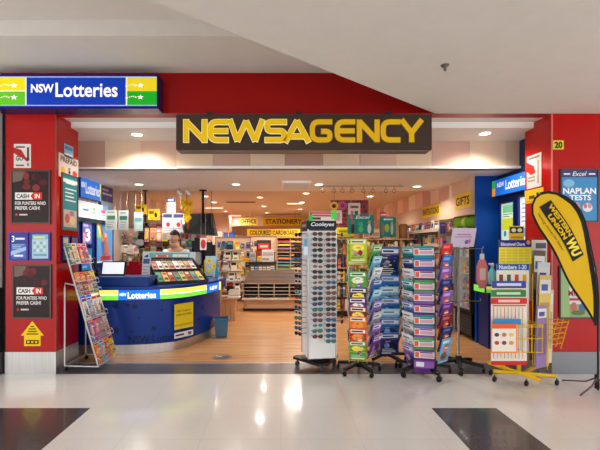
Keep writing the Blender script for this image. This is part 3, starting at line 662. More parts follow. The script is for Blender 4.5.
# monitor on the ledge
Ym = 5.62; mon = thing('computer_monitor', 'black framed monitor with a blank white screen on the counter', 'monitor', (fx(113, Ym), Ym, 1.035))
mw, mh = 24*Ym/F, 14.5*Ym/F
q = MB(); tl = Matrix.Rotation(-.25, 4, 'X'); q.bbox(-mw/2, mw/2, -.015, .02, .0, mh, M((26, 26, 30), .35), .006, tl); q.build('housing', mon)
q = MB(); q.add([tl @ Vector(v) for v in [(-mw/2+.018, -.017, .02), (mw/2-.018, -.017, .02), (mw/2-.018, -.017, mh-.018), (-mw/2+.018, -.017, mh-.018)]], [(0, 1, 2, 3)], M((226, 232, 242), .3, 0, .65)); q.build('screen', mon)
q = MB(); q.bbox(-.09, .09, 0, .16, 0, .012, M((30, 30, 34), .4), .004); q.tube([(0, .1, .01), (0, .06, .14)], .014, M((30, 30, 34), .4)); q.build('stand', mon)
# handset / printer and others
ph = thing('telephone_handset', 'black upright handset on the counter left of the monitor', 'phone', (fx(96, 5.5), 5.52, 1.035))
q = MB(); q.bbox(-.035, .035, -.04, .04, 0, .05, M(BLACK, .4), .008); q.build('cradle', ph)
q = MB(); q.tube([(.02, 0, .05), (-.02, 0, .12), (-.045, 0, .2), (-.03, 0, .25)], [.02, .017, .017, .022], M((28, 28, 32), .35), 8); q.build('handset', ph)
ch = thing('office_chair', 'red backed chair behind the counter beside the monitor', 'chair', (fx(131, 6.5), 6.5, 0))
q = MB(); q.bbox(-.15, .13, .16, .22, .74, 1.19, M((196, 26, 34), .6), .06); q.build('backrest', ch)
q = MB(); q.bbox(-.23, .23, -.22, .22, .5, .58, M((150, 20, 28), .7), .03); q.build('seat', ch)
q = MB(); q.tube([(0, 0, .5), (0, 0, .08)], .025, M(BLACK)); q.tube([(0, .18, .55), (0, .23, .8)], .02, M(BLACK))
for k in range(5): q.tube([(0, 0, .09), (.26*math.cos(k*1.257), .26*math.sin(k*1.257), .05)], .018, M(BLACK)); q.ball((.26*math.cos(k*1.257), .26*math.sin(k*1.257), .028), .028, M(BLACK), 8, 6)
q.build('base', ch)
# rubbish bin
Yb = 6.32; bn = thing('rubbish_bin', 'blue-grey plastic bin on the timber floor beside the blue counter', 'bin', (fx(221.5, Yb+.1), Yb+.1, 0), .1)
q = MB(); prof = [(0, .005), (.078, .005), (.085, .02), (.105, .27), (.099, .27), (.08, .03), (0, .03)]
q.lathe([(r_*1.5, z_*1.04) for r_, z_ in prof], M((74, 112, 140), .45), seg=4, mat=Matrix.Rotation(PI/4, 4, 'Z')); q.sm = [False]*len(q.sm); q.build('bucket', bn)
q = MB(); q.lathe([(.118*1.40, .268), (.118*1.5, .272), (.12*1.5, .30), (.108*1.4, .302)], M((46, 120, 160), .4), seg=4, mat=Matrix.Rotation(PI/4, 4, 'Z')); q.sm = [False]*len(q.sm); q.build('rim', bn)
# floor sticker / drain ring on timber floor
Yd = fy(357); q = MB(); q.lathe([(0, .0005), (.10, .0006), (.10, .0016), (.125, .0016), (.13, .0005)], M((150, 140, 132), .3, .5), seg=28)
for k in range(-3, 4): q.box(-.09, .09, k*.024-.004, k*.024+.004, .0006, .0018, M((120, 110, 104), .3, .5))
tag(q.build('floor_outlet', None, (fx(222, Yd), Yd, 0)), 'round metal floor outlet cover in the timber floor', 'floor outlet')

# ================================================================ STAND HELPERS
def caster(parent, x, y, r=.028, a=0, col=(20, 20, 22)):
    q = MB(); m = Matrix.Translation((x, y, r)) @ Matrix.Rotation(a, 4, 'Z') @ Matrix.Rotation(PI/2, 4, 'X')
    q.lathe([(0, -.011), (r*.8, -.011), (r, -.006), (r, .006), (r*.8, .011), (0, .011)], M(col, .5), seg=14, mat=m)
    q.tube([(x, y, r), (x, y, 2*r+.015)], .008, M((90, 90, 94), .3, .8)); 
    return q.build('caster', parent)
def star(parent, n, R_, z, a0, m=None, r=.028, name='base'):
    q = MB(); m = m or M((24, 24, 26), .45)
    for k in range(n):
        a = a0+2*PI*k/n; d = Vector((math.cos(a), math.sin(a), 0)); s_ = Vector((-d.y, d.x, 0))
        pts = [(d*0+s_*.03, z+.02), (d*0-s_*.03, z+.02), (d*R_-s_*.018, z-.015), (d*R_+s_*.018, z-.015)]
        top = [p+Vector((0, 0, zz+.02)) for p, zz in pts]; bot = [p+Vector((0, 0, zz-.012)) for p, zz in pts]
        q.add(top+bot, [(0, 1, 2, 3), (7, 6, 5, 4), (0, 4, 5, 1), (1, 5, 6, 2), (2, 6, 7, 3), (3, 7, 4, 0)], m)
    q.lathe([(0, z+.07), (.035, z+.07), (.045, z+.02), (.045, z-.02), (0, z-.02)], m, seg=14)
    q.build(name, parent)
    for k in range(n):
        a = a0+2*PI*k/n; caster(parent, R_*math.cos(a), R_*math.sin(a), r, a+PI/2)

# ================================================================ SUNGLASSES STAND
Yg = 4.74; gx = fx(318.5, Yg); GR = math.radians(9)
sg = thing('sunglasses_stand', 'tall grey-white revolving sunglasses tower on a black wheeled base', 'display stand', (gx, Yg, 0), GR)
hw_ = .163; zt = 1.72; greyw = M((226, 224, 222), .4)
q = MB(); q.bbox(-hw_, hw_, -hw_, hw_, .16, 1.625, greyw, .006)
for sx in (-1, 1):
    for sy in (-1, 1): q.box(sx*hw_-.008, sx*hw_+.008, sy*hw_-.008, sy*hw_+.008, 0.16, 1.64, M((176, 176, 180), .25, .5))
q.build('tower', sg)
q = MB(); q.panel((-hw_*1.02, -hw_-.012, 1.648), X, Z, 2*hw_*1.02, .085, (26, 26, 34), [('text', 'Cooleyes', .1, .18, .92, .86, (226, 230, 238), .02, .25)], .02)
q.panel((-hw_-.012, hw_, 1.648), -Yv, Z, 2*hw_, .085, (40, 38, 44), [('rect', .2, .3, .8, .7, (150, 140, 120))], .02); q.box(-hw_, hw_, -hw_, hw_, 1.63, 1.74, M((60, 58, 62))); q.build('header', sg)
q = MB(); q.panel((-hw_*.9, -hw_, 1.742), X, Z, 2*hw_*.9, .10, (222, 214, 206), [('rect', .0, .45, 1, .95, (176, 60, 66)), ('rect', .1, .62, .9, .78, (226, 150, 150)), ('rect', .05, .1, .45, .35, (60, 56, 56))], .02)
q.build('price_topper', sg)
q = MB(); q.panel((-.155, -hw_-.004, 1.735), X, Z,  .045, .07, (40, 190, 60), [], .02); q.build('green_tag', sg); q = MB(); q.panel((.11, -hw_-.004, 1.76), X, Z, .06, .09, (60, 220, 70), [], .02); q.build('green_tag', sg)
q = MB(); q.panel((-hw_-.055, -hw_+.01, 1.33), Vector((.05, -.03, 0)), Z, .062, .22, (150, 190, 216), [('rect', .1, .1, .9, .5, (214, 226, 236)), ('rect', .2, .55, .8, .9, (110, 150, 180))], .006)  # reflections are painted on the mirror as pale and dark rectangles
q.build('mirror', sg)
q = MB(); tri = [(-.26, .02), (.26, .06), (.05, -.29), (-.06, -.29)]
q.prism([(-.28, .14), (-.24, .2), (.24, .2), (.28, .14), (.06, -.2), (-.06, -.2)], .085, .115, M((26, 25, 27), .4))
q.lathe([(.05, .115), (.05, .165), (.0, .165)], M((60, 60, 62), .4)); q.build('base', sg)
for (x_, y_) in [(-.23, .13), (.23, .13), (0, -.15)]: caster(sg, x_, y_, .033, .4, (70, 70, 74))

fr_c = {'black': (26, 24, 26), 'tortoiseshell': (96, 58, 36), 'grey': (120, 122, 128), 'brown': (122, 76, 50), 'white': (206, 204, 200), 'navy': (36, 46, 84)}
ln_c = {'smoke': (24, 22, 25), 'amber': (92, 46, 24), 'teal mirror': (20, 120, 120), 'blue mirror': (36, 80, 130), 'rose': (120, 62, 56), 'grey': (62, 64, 70)}
_gl = {}
def glasses(fr, lc):
    k = (fr, lc)
    if k in _gl: return copy_tree(_gl[k])
    w2, hh_ = .036, .0145; fm = M(fr_c[fr], .25); 
    q = MB()
    for s_ in (-1, 1):
        c = s_*.019*1.75
        ring = [(c+.0275*math.cos(t*PI/8)*(1+.06*math.cos(2*t*PI/8)), -.006*abs(math.cos(t*PI/8)*s_ > 0)*0, .0185*math.sin(t*PI/8)+(.002 if math.sin(t*PI/8) > 0 else 0)) for t in range(16)]
        q.tube(ring, .0036, fm, 5, close=True)
        q.tube([(s_*.062, 0, .007), (s_*.069, .008, .008), (s_*.066, .07, .006), (s_*.05, .11, -.008)], .0026, fm, 5)
    q.tube([(-.008, -.001, .006), (0, -.003, .009), (.008, -.001, .006)], .003, fm, 5)
    o = q.build('sunglasses')
    for s_ in (-1, 1):
        c = s_*.019*1.75; l = MB()
        l.add([(c, -.003, 0)]+[(c+.0265*math.cos(t*PI/8), 0, .017*math.sin(t*PI/8)) for t in range(16)], [(0, i+1, (i+1) % 16+1) for i in range(16)], M(ln_c[lc], .22, 0, 0, .1), True)
        l.build('lens', o)
    _gl[k] = o; return o
rg = random.Random(11); fk, lk = list(fr_c), list(ln_c)
rot = Matrix.Rotation(GR, 4, 'Z'); base_m = Matrix.Translation((gx, Yg, 0)) @ rot
used_g = set()
pm = MB()
def place_glasses(face, col, row, ncol):
    z_ = 1.583-row*.0602
    fr = rg.choice(['black', 'black', 'tortoiseshell', 'grey', 'brown', 'black', 'white', 'navy']); lc = rg.choice(['smoke', 'smoke', 'amber', 'rose', 'grey', 'blue mirror' if row > 4 else 'smoke', 'teal mirror' if row > 8 else 'amber'])
    first = (fr, lc) not in _gl; o = glasses(fr, lc)
    xx = (-.078 if col == 0 else .078)
    m = base_m @ Matrix.Rotation({'front': 0, 'left': -PI/2, 'right': PI/2}[face], 4, 'Z') @ Matrix.Translation((xx+rg.uniform(-.002, .002), -hw_-.101, z_+rg.uniform(-.002, .002))) @ Matrix.Rotation({'front': 0, 'left': .55, 'right': -.5}[face], 4, 'Z') @ Euler((rg.uniform(-.12, .12), rg.uniform(-.07, .07), rg.uniform(-.06, .06))).to_matrix().to_4x4() @ Matrix.Diagonal((.92, .9, .98, 1))
    o.matrix_world = m
    side = {'front': 'front face', 'left': 'left face', 'right': 'right face'}[face]
    cc = ('left column' if col == 0 else 'right column')
    if face == 'left': cc = 'back column' if col == 0 else 'front column'
    if face == 'right': cc = 'front column' if col == 0 else 'back column'
    tag(o, '%s sunglasses with %s lenses, %s, %s, %s row of the tower' % (fr, lc, side, cc, ORD[row]), 'sunglasses', 'sunglasses on the revolving tower')
    # display peg
    xx0 = xx
    pmx = Matrix.Rotation({'front': 0, 'left': -PI/2, 'right': PI/2}[face], 4, 'Z')
    pm = MB(); pm.tube([pmx @ Vector((xx0, -hw_, z_+.006)), pmx @ Vector((xx0, -hw_-.100, z_+.009))], .003, M((170, 170, 176), .3, .6), 4); pm.build('display_peg', sg)
for row in range(21):
    for col in (0, 1):
        if row == 20 and col == 0: continue
        if 1: place_glasses('front', col, row, 2)
for row in range(20):
    if 1: place_glasses('left', 1, row, 2)
    if row < 18: place_glasses('right', 0, row, 2)


# ================================================================ BOOK SPINNERS
pal = {'navy': (28, 48, 110), 'blue': (44, 104, 178), 'sky blue': (120, 178, 216), 'teal': (24, 136, 142), 'purple': (98, 50, 130), 'violet': (132, 96, 172), 'red': (196, 40, 44), 'orange': (234, 116, 36),
       'yellow': (236, 206, 50), 'green': (74, 160, 70), 'lime': (176, 202, 60), 'pink': (222, 110, 150), 'maroon': (130, 36, 44), 'white': (228, 228, 226), 'grey': (150, 154, 160), 'cream': (226, 212, 180), 'brown': (134, 92, 60), 'black': (34, 32, 38)}
def cover(r, c, style='magazine'):
    p = list(pal.values()); d = []
    base = pal[c]
    if style == 'puzzle':
        c2 = base; d = [('rect', 0, .62, 1, .90, (222, 214, 222)), ('rect', .04, .65, .24, .87, (220, 96, 70)), ('rect', .30, .66, .94, .80, (206, 160, 176)), ('rect', .28, .84, .9, .89, tuple(int(v*.8) for v in base)),
              ('rect', 0, .2, 1, .5, tuple(min(255, v+40) for v in base)), ('rect', .1, .25, .5, .45, (226, 222, 226))]
    elif style == 'workbook':
        d = [('rect', .06, .80, .94, .95, (240, 232, 214)), ('rect', .12, .84, .8, .91, tuple(int(v*.55) for v in base)), ('disc', .5, .62, .36, .15, r.choice([(250, 220, 90), (240, 240, 230), (250, 150, 60)])), ('disc', .35, .35, .12, .1, r.choice(p)), ('disc', .62, .4, .14, .12, r.choice(p)), ('rect', .1, .06, .9, .14, (246, 240, 226))]
    elif style == 'photo':
        d = [('rect', 0, .72, 1, 1, tuple(min(255, v+50) for v in base)), ('rect', .05, .78, .95, .92, (234, 236, 242)), ('rect', .12, .82, .7, .88, tuple(int(v*.6) for v in base)),
             ('disc', .5, .35, .4, .25, tuple(int(v*.6) for v in base)), ('disc', .35, .42, .16, .14, tuple(min(255, v+70) for v in base)), ('rect', .08, .05, .6, .1, (220, 220, 226))]
    elif style == 'splash':
        d = [('rect', .05, .82, .7, .93, tuple(min(255, v+70) for v in base)), ('poly', [(.2+(.62*(1 if k % 2 == 0 else .7))*.5*(1+math.cos(k*PI/6)), .62+.14*math.sin(k*PI/6)*(1 if k % 2 == 0 else .75)) for k in range(12)], (240, 96, 50)),
             ('rect', .35, .59, .7, .65, (250, 230, 210)), ('disc', .4, .3, .3, .16, r.choice(p)), ('rect', .1, .06, .9, .12, (230, 230, 236))]
    else:
        d = [('rect', .04, .84, .96, .97, r.choice([(244, 240, 232), (246, 220, 60), (230, 60, 50)])), ('rect', .1, .87, .8, .94, r.choice([(200, 30, 50), (30, 60, 140), (30, 30, 30)])),
             ('disc', .5, .42, .26, .34, r.choice([(222, 176, 148), (200, 150, 120), (120, 90, 70)])), ('disc', .5, .6, .14, .13, (226, 180, 150)), ('rect', .05, .5, .35, .56, r.choice(p)), ('rect', .05, .1, .5, .2, r.choice(p)), ('rect', .6, .12, .95, .24, r.choice(p)), ('rect', .62, .6, .95, .66, (246, 240, 230))]
    n = []
    for k in range(r.randint(9, 14)):
        x = r.uniform(.04, .8); y = r.uniform(.08, .75) if style != 'puzzle' else r.choice([.08, .12, .3, .42, .52, .93])+r.uniform(-.02, .03); w_ = r.uniform(.05, .3); cc = r.choice(p)
        cc = tuple(int(.5*u+.5*v) for u, v in zip(cc, base)) if r.random() < .5 else cc
        n.append(('rect', x, y, min(.97, x+w_), y+r.uniform(.012, .05), cc))
    n += lines(.1, .9, .1, .3, 3, (236, 234, 230) if sum(base) < 380 else (60, 60, 70), .3, True, r.randint(0, 99))
    return d if style == 'puzzle' else d+n
_bk = {}
def book(name, c, style, w_, h__, th, seed, label, cat, group, M4, parent=None):
    r = random.Random(seed); q = MB()
    q.box(-w_/2+.001, w_/2-.002, -th+.001, -.001, .001, h__-.001, M((230, 226, 216), .7))
    q.panel((-w_/2, -th, 0), X, Z, w_, h__, pal[c], cover(r, c, style), .0012, rough=.3, layer=.0006)
    q.box(-w_/2, w_/2, -.0012, 0, 0, h__, M(pal[c], .4)); q.box(-w_/2-.0008, -w_/2+.0008, -th, 0, 0, h__, M(tuple(int(v*.85) for v in pal[c]), .4))
    o = q.build(name); o.matrix_world = M4; return tag(o, label, cat, group)
def spinner(name, label, loc, rz, faces, wire, pole_top, base, post=(40, 40, 42), group=None):
    """faces: list of (face name, angle, radius, x shift, width, rows[(z, colour, style, height)], tilt)"""
    root = thing(name, label, 'display stand', loc, rz, None)
    star(root, base[0], base[1], base[2], base[3], r=base[4])
    q = MB(); q.tube([(0, 0, base[2]), (0, 0, pole_top)], .016, M(post, .35, .3), 10); q.build('pole', root)
    BM = Matrix.Translation(loc) @ Matrix.Rotation(rz, 4, 'Z'); wm = M(wire, .35, .4)
    for fi, (fname, a, R_, w_, rows, tilt) in enumerate(faces):
        RM = Matrix.Rotation(a, 4, 'Z'); q = MB(); zs = [r_[0] for r_ in rows]; zlo, zhi = min(zs)-.03, max(zs)+rows[0][3]*.6
        for sx in (-1, 1): q.tube([RM @ Vector((sx*w_/2, -R_+.0, zlo)), RM @ Vector((sx*w_/2, -R_+.0, zhi))], .004, wm, 5)
        for (z_, c, st, hh__) in rows:
            q.tube([RM @ Vector(v) for v in [(-w_/2, -R_, z_+.07), (-w_/2, -R_-.035, z_), (w_/2, -R_-.035, z_), (w_/2, -R_, z_+.07)]], .0028, wm, 4)
            q.tube([RM @ Vector(v) for v in [(-w_/2, -R_-.045, z_+.035), (w_/2, -R_-.045, z_+.035)]], .0022, wm, 4)
        for zz in (zlo, zhi): q.tube([RM @ Vector((0, 0, zz)), RM @ Vector((0, -R_, zz))], .004, wm, 5)
        q.build('pocket_panel', root)
        for i, (z_, c, st, hh__) in enumerate(rows):
            j = random.Random(fi*100+i+int(loc[0]*77))
            m4 = BM @ RM @ Matrix.Translation((j.uniform(-.004, .004), -R_-.012, z_+.006)) @ Matrix.Rotation(tilt+j.uniform(-.03, .03), 4, 'X') @ Matrix.Rotation(j.uniform(-.02, .02), 4, 'Y')
            kind = {'puzzle': 'puzzle book', 'workbook': 'colouring book', 'photo': 'book', 'splash': 'book', 'magazine': 'magazine'}[st]
            book(kind.replace(' ', '_'), c, st, w_-.012, hh__, .012, fi*37+i*5+int(loc[0]*10), '%s %s, %s pocket down, %s side of the %s' % (c, kind, ORD[i], fname, group), kind, 'books in the '+group, m4)
    return root
BR = (5, .24, .09, .35, .027)
# yellow wire spinner of colouring books
Ys1 = 4.62; sx1 = fx(358.5, Ys1)
def zrow(py, Y): return fz(py, Y)
Yf_ = Ys1-.19
rows = []
for (pt_, c) in [(239, 'lime'), (272, 'green'), (288, 'navy'), (298, 'purple'), (307, 'maroon'), (317, 'orange'), (329, 'red'), (342, 'green')]:
    hh__ = .26 if pt_ != 342 else .215
    rows.append((zrow(pt_, Yf_)-hh__, c, 'workbook', hh__))
lrow = [(1.45-.14*i-.25, ['yellow', 'sky blue', 'lime', 'orange', 'teal', 'pink', 'yellow', 'blue'][i % 8], 'workbook', .26) for i in range(8)]
rrow = [(1.40-.125*i-.2, ['green', 'sky blue', 'white', 'blue', 'sky blue', 'violet', 'grey', 'violet', 'purple'][i], 'photo', .27) for i in range(9)]
s1 = spinner('book_spinner', 'yellow wire spinner of colouring books beside the sunglasses tower', (sx1, Ys1, 0), math.radians(-13),
        [('front', 0, .14, .195, rows, .10), ('right', math.radians(62), .15, .20, rrow, .30), ('left', math.radians(-100), .06, .2, lrow, .12)], (222, 186, 30), 1.52, (5, .25, .085, .32, .027), (190, 160, 30), 'yellow wire spinner')
# yellow upper box of books
for i in range(3):
    m4 = Matrix.Translation((sx1-.055+i*.05, Ys1-.10+.03*i, 1.24)) @ Matrix.Rotation(math.radians(4+i*14), 4, 'Z')
    book('activity_book', ['lime', 'yellow', 'yellow'][i], 'workbook', .2, .29-.015*i, .012, 60+i, '%s activity book standing %s at the top of the yellow wire spinner' % (['lime', 'yellow', 'golden'][i], ['in front', 'in the middle', 'behind'][i]), 'book', 'activity books on top', m4)
# black spinner of blue books, further back
Ys2 = 5.0; sx2 = fx(385, Ys2); Yf_ = Ys2-.2
rows = []
for (pt_, c, hh__) in [(247, 'navy', .36), (276, 'blue', .27), (287, 'sky blue', .27), (298, 'blue', .27), (309, 'sky blue', .27), (319, 'blue', .27), (333, 'navy', .27)]:
    rows.append((zrow(pt_, Yf_)-hh__, c, 'photo', hh__))
rr_ = [(1.38-.125*i-.2, ['grey', 'yellow', 'teal', 'sky blue', 'navy', 'grey', 'teal', 'white', 'blue'][i], 'photo', .28) for i in range(9)]
ll_ = [(1.38-.125*i-.2, ['lime', 'sky blue', 'white', 'teal', 'violet', 'sky blue', 'grey', 'violet', 'red'][i], 'photo', .28) for i in range(9)]
spinner('book_spinner', 'black wire spinner of blue covered books between the other two spinners', (sx2, Ys2, 0), math.radians(2),
        [('front', 0, .15, .235, rows, .10), ('right', math.radians(72), .11, .22, rr_, .30), ('left', math.radians(-85), .10, .2, ll_, .32)], (46, 46, 50), 1.5, (5, .27, .10, .1, .03), (40, 40, 42), 'middle black spinner')
# big black spinner of puzzle books
Ys3 = 4.56; sx3 = fx(422, Ys3); Yf_ = Ys3-.2
cols = ['teal', 'blue', 'purple', 'green', 'violet', 'purple', 'teal', 'violet', 'green', 'purple']
rows = []
for i in range(10):
    rows.append((zrow(246.5+i*11.5, Yf_)-.26, cols[i], 'puzzle', .26))
ll_ = [(1.37-.122*i-.2, ['teal', 'navy', 'white', 'teal', 'grey', 'blue', 'white', 'grey', 'white', 'violet'][i], 'photo', .28) for i in range(10)]
rr_ = [(1.40-.128*i-.2, ['red', 'blue', 'violet', 'navy', 'violet', 'purple', 'maroon', 'navy', 'sky blue'][i], 'splash', .28) for i in range(9)]
spinner('book_spinner', 'tall black spinner of puzzle books with five wheels, right of the others', (sx3, Ys3, 0), math.radians(-13),
        [('front', 0, .15, .222, rows, .10), ('left', math.radians(-62), .09, .22, ll_, .32), ('right', math.radians(50), .23, .2, rr_, .24)], (40, 40, 44), 1.55, (5, .31, .095, .16, .034), (30, 30, 34), 'tall black spinner')
# more edge-on copies on the tall spinner's back sides are hidden and left out

# ================================================================ POLE STAND with lavender sign
Yp = 4.72; px0 = fx(458.5, Yp)
ps = thing('pole_stand', 'slim grey pole stand with cross arms and a black star base', 'stand', (px0, Yp, 0))
q = MB(); q.tube([(0, 0, .08), (0, 0, 1.43)], .014, M((160, 162, 164), .3, .6), 12); q.build('pole', ps)
q = MB(); pm_ = M((150, 150, 150), .3, .7)
for z_, xl, xr in [(1.42, -.22, .29), (.80, -.22, .26)]:
    q = MB(); q.tube([(xl, 0, z_), (xr, 0, z_)], .006, pm_, 6); q.tube([(xl, 0, z_), (xl-.0, -.0, z_+.03)], .005, pm_, 5); q.tube([(xr, 0, z_), (xr, 0, z_+.03)], .005, pm_, 5); q.build('cross_arm', ps)
star(ps, 5, .27, .085, .62, r=.026)
q = MB(); q.tube([(0, 0, 1.43), (0, 0, 1.52)], .006, pm_, 6); q.panel((-.105, -.012, 1.44), X, Vector((.16, 0, 1)), .28, .225, (206, 190, 214), [('rect', .2, .62, .8, .68, (190, 110, 150)), ('rect', .12, .5, .85, .55, (180, 120, 160)), ('disc', .66, .26, .08, .12, (110, 90, 170)), ('disc', .78, .3, .05, .12, (200, 100, 150))], .006); q.build('sign_holder', ps)
# pink pack at the arm's end
pk = thing('hanging_pack', 'pink shopping bag shaped pack hanging from the right end of the pole arm', 'pack', (px0+.275, Yp-.004, 1.41))
q = MB(); q.tube([(0, 0, 0), (0, 0, -.05)], .004, M((200, 200, 204), .4)); q.bbox(-.025, .025, -.012, .012, -.12, -.05, M((224, 222, 226), .3), .006); q.build('hanger', pk)
q = MB(); q.prism([(-.03, -.12), (-.06, -.2), (-.065, -.36), (-.03, -.46), (.03, -.46), (.065, -.36), (.06, -.2), (.03, -.12)], -.015, .015, M((214, 130, 140), .5), Matrix.Rotation(PI/2, 4, 'X'))
q.prism([(-.035, -.22), (-.035, -.36), (.035, -.36), (.035, -.22)], .0152, .017, M((232, 206, 206), .5), Matrix.Rotation(PI/2, 4, 'X')); q.build('pouch', pk)

# ================================================================ YELLOW CHART RACK
Yk = 4.30; kx = fx(520, Yk); yel = M((232, 184, 14), .35)
ck = thing('chart_rack', 'yellow tube rack on wheels holding educational wall charts', 'rack', (kx, Yk, 0))
q = MB()
q.tube([(-.30, -.03, .115), (.30, -.12, .09)], .02, yel, 8); q.tube([(-.24, .2, .14), (.06, -.24, .09)], .02, yel, 8); q.tube([(0, -.06, .1), (.27, .14, .12)], .02, yel, 8); q.build('base', ck)
for (x_, y_) in [(-.29, -.03), (-.03, -.16), (.30, -.14), (.27, .12), (-.22, .18)]: caster(ck, x_, y_, .03, .5)
q = MB(); q.tube([(.0, .02, .1), (.0, .02, .5)], .022, yel, 8); q.tube([(-.17, .0, .12), (-.17, .0, .45)], .011, yel, 6); q.tube([(.0, .1, .3), (.0, .2, 1.40)], .012, yel, 6); q.build('post', ck)
q = MB()
for z_ in (.5, .62, .64): q.tube([(-.27, -.2, z_), (.12, -.2, z_), (.12, .03, z_), (-.27, .03, z_)], .0045, yel, 5, close=True)
for x_ in (-.26, -.13, 0, .11): q.tube([(x_, -.2, .36), (x_, -.2, .64)], .0045, yel, 5)
q.tube([(-.27, -.2, .36), (.12, -.2, .36)], .0045, yel, 5)
for a, b in [((.2, .1), (.2, 1.15)), ((.26, -.05), (.26, .85))]:
    q.tube([(a[0], a[1], .14), (b[0], a[1], b[1])], .005, yel, 5)
# side loops at right
for i in range(5):
    z_ = .42+.055*i; q.tube([(.24, -.12, z_), (.36+.014*i, -.14, z_+.02), (.36+.014*i, .02, z_+.02), (.24, .04, z_)], .0045, yel, 5)
for y_ in (-.14, -.06, .02): q.tube([(.34, y_, .38), (.425, y_, .68)], .0045, yel, 5)
q.build('wire_baskets', ck)
def chart(label, pxl, pxr, pyt, pyb, Y, base, draws, tilt=.0, tz=0, thick=.004, nm='educational_chart'):
    a, b = fx(pxl, Y), fx(pxr, Y); z0_, z1_ = fz(pyb, Y), fz(pyt, Y); q = MB(); q.panel((0, 0, 0), X, Z, b-a, z1_-z0_, base, draws, thick, rough=.35)
    o = q.build(nm, None, (a, Y, z0_), (-tilt, 0, tz)); return tag(o, label, 'chart', 'charts in the yellow rack')
gr_ = lambda: [('rect', .06+.155*i, .25+.2*0, .15+.155*i, .45, [(210, 120, 60), (90, 140, 90), (90, 110, 180), (200, 80, 90), (150, 110, 160), (220, 170, 60)][i]) for i in range(6)]
def table(c, n, m_, x0=.05, x1=.95, y0=.05, y1=.8): return [('rect', x0+(x1-x0)*i/n+.012, y0+(y1-y0)*j/m_+.02, x0+(x1-x0)*(i+.75)/n, y0+(y1-y0)*(j+.45)/m_, c) for i in range(n) for j in range(m_)]
chart('yellow Educational Charts header board standing at the top of the rack', 499, 531.5, 240, 264, 4.40, (232, 214, 60), [('rect', 0, .70, 1, 1, (40, 48, 130)), ('text', 'Educational Charts', .06, .76, .80, .9, (240, 240, 246), .02), ('disc', .9, .9, .06, .09, (240, 150, 40))]+table((196, 180, 60), 5, 5, .05, .95, .06, .66))
chart('white and yellow chart standing behind the header board at right', 528, 547, 240, 300, 4.52, (226, 224, 214), [('rect', .1, .4, .95, .72, (226, 216, 60)), ('rect', .4, .86, .95, .95, (90, 90, 110))])
chart('long white chart with blue Numbers 1-20 heading, second step down', 496.5, 529, 264, 352, 4.33, (226, 218, 204), [('rect', 0, .93, 1, 1, (34, 84, 160)), ('text', 'Numbers 1-20', .08, .94, .92, .99, (216, 226, 240), .02)]+[('rect', .08+.24*i, .80, .2+.24*i, .88, [(120, 60, 40), (60, 90, 60), (190, 60, 50), (200, 150, 40)][i]) for i in range(4)]+table((190, 170, 160), 4, 3, .05, .95, .4, .74))
chart('long white chart with a blue lettered heading, third step down', 492, 526, 281, 352, 4.28, (228, 218, 196), [('rect', 0, .90, 1, 1, (50, 66, 150)), ('rect', .14, .93, .86, .97, (200, 206, 232)), ('rect', .1, .86, .9, .885, (210, 150, 90))])
chart('long white chart with a green heading, fourth step down', 491, 526, 290, 352, 4.25, (228, 216, 196), [('rect', 0, .89, 1, 1, (46, 130, 60)), ('rect', .16, .925, .84, .965, (190, 222, 190))])
chart('tall white tables chart with red heading and red foot', 491, 527, 298, 365, 4.21, (232, 222, 208), [('rect', 0, .91, 1, 1, (206, 44, 44)), ('rect', .2, .935, .8, .975, (240, 190, 180)), ('rect', 0, 0, 1, .06, (206, 44, 44))]+[('rect', .06+.1*i, .1, .085+.1*i, .86, [(220, 130, 120), (180, 170, 190), (224, 170, 110)][i % 3]) for i in range(9)]+[('rect', .04, .875, .96, .9, (190, 120, 90))])
for nm_, a, b, t_, bt, Y, c, dr in [('small orange bordered picture chart in the front wire basket', 491, 517, 324, 353, 4.085, (236, 226, 214), [('rect', 0, .84, 1, 1, (230, 96, 40)), ('rect', 0, 0, .04, 1, (236, 140, 60)), ('rect', .96, 0, 1, 1, (236, 140, 60)), ('rect', 0, 0, 1, .05, (236, 140, 60))]+[('disc', .22+.28*i, .35+.28*j, .09, .07, [(190, 60, 60), (110, 80, 60), (214, 150, 80), (90, 60, 80), (200, 110, 70), (230, 190, 90)][i+3*j]) for i in range(3) for j in range(2)]),
                        ('small blue topped chart behind the orange bordered one', 494, 521, 319, 350, 4.13, (90, 150, 190), [('rect', 0, .84, 1, 1, (60, 140, 200)), ('rect', .02, .02, .98, .8, (222, 216, 208))])]:
    chart(nm_, a, b, t_, bt, Y, c, dr)
# edge-on posters on the right side of the rack
sc3 = [('white', (216, 220, 226), 534, 262, 366), ('brown', (96, 62, 40), 530, 250, 360), ('yellow', (222, 190, 90), 537, 275, 370), ('cream', (216, 200, 170), 541, 290, 366), ('violet', (150, 120, 176), 536, 306, 372), ('tan', (190, 150, 100), 544, 290, 352)]
for i, (cn, c, px, t_, b_) in enumerate(sc3):
    Yq = [4.32, 4.42, 4.26, 4.36, 4.2, 4.42][i]
    q = MB(); w3 = .17+.012*i; q.panel((0, 0, 0), X, Z, w3, fz(t_, Yq)-max(.16, fz(b_, Yq)), c, [('rect', .05, .8, .95, .95, (230, 226, 220)), ('rect', .1, .2, .9, .7, tuple(int(v*.8) for v in c)), ('rect', .15, .83, .7, .9, (60, 80, 150))], .004)
    tag(q.build('educational_chart', None, (fx(px, Yq), Yq, max(.16, fz(b_, Yq))), (0, .05, math.radians(16+4*i))), '%s poster standing nearly edge-on in the right half of the yellow rack' % cn, 'chart', 'charts in the yellow rack')
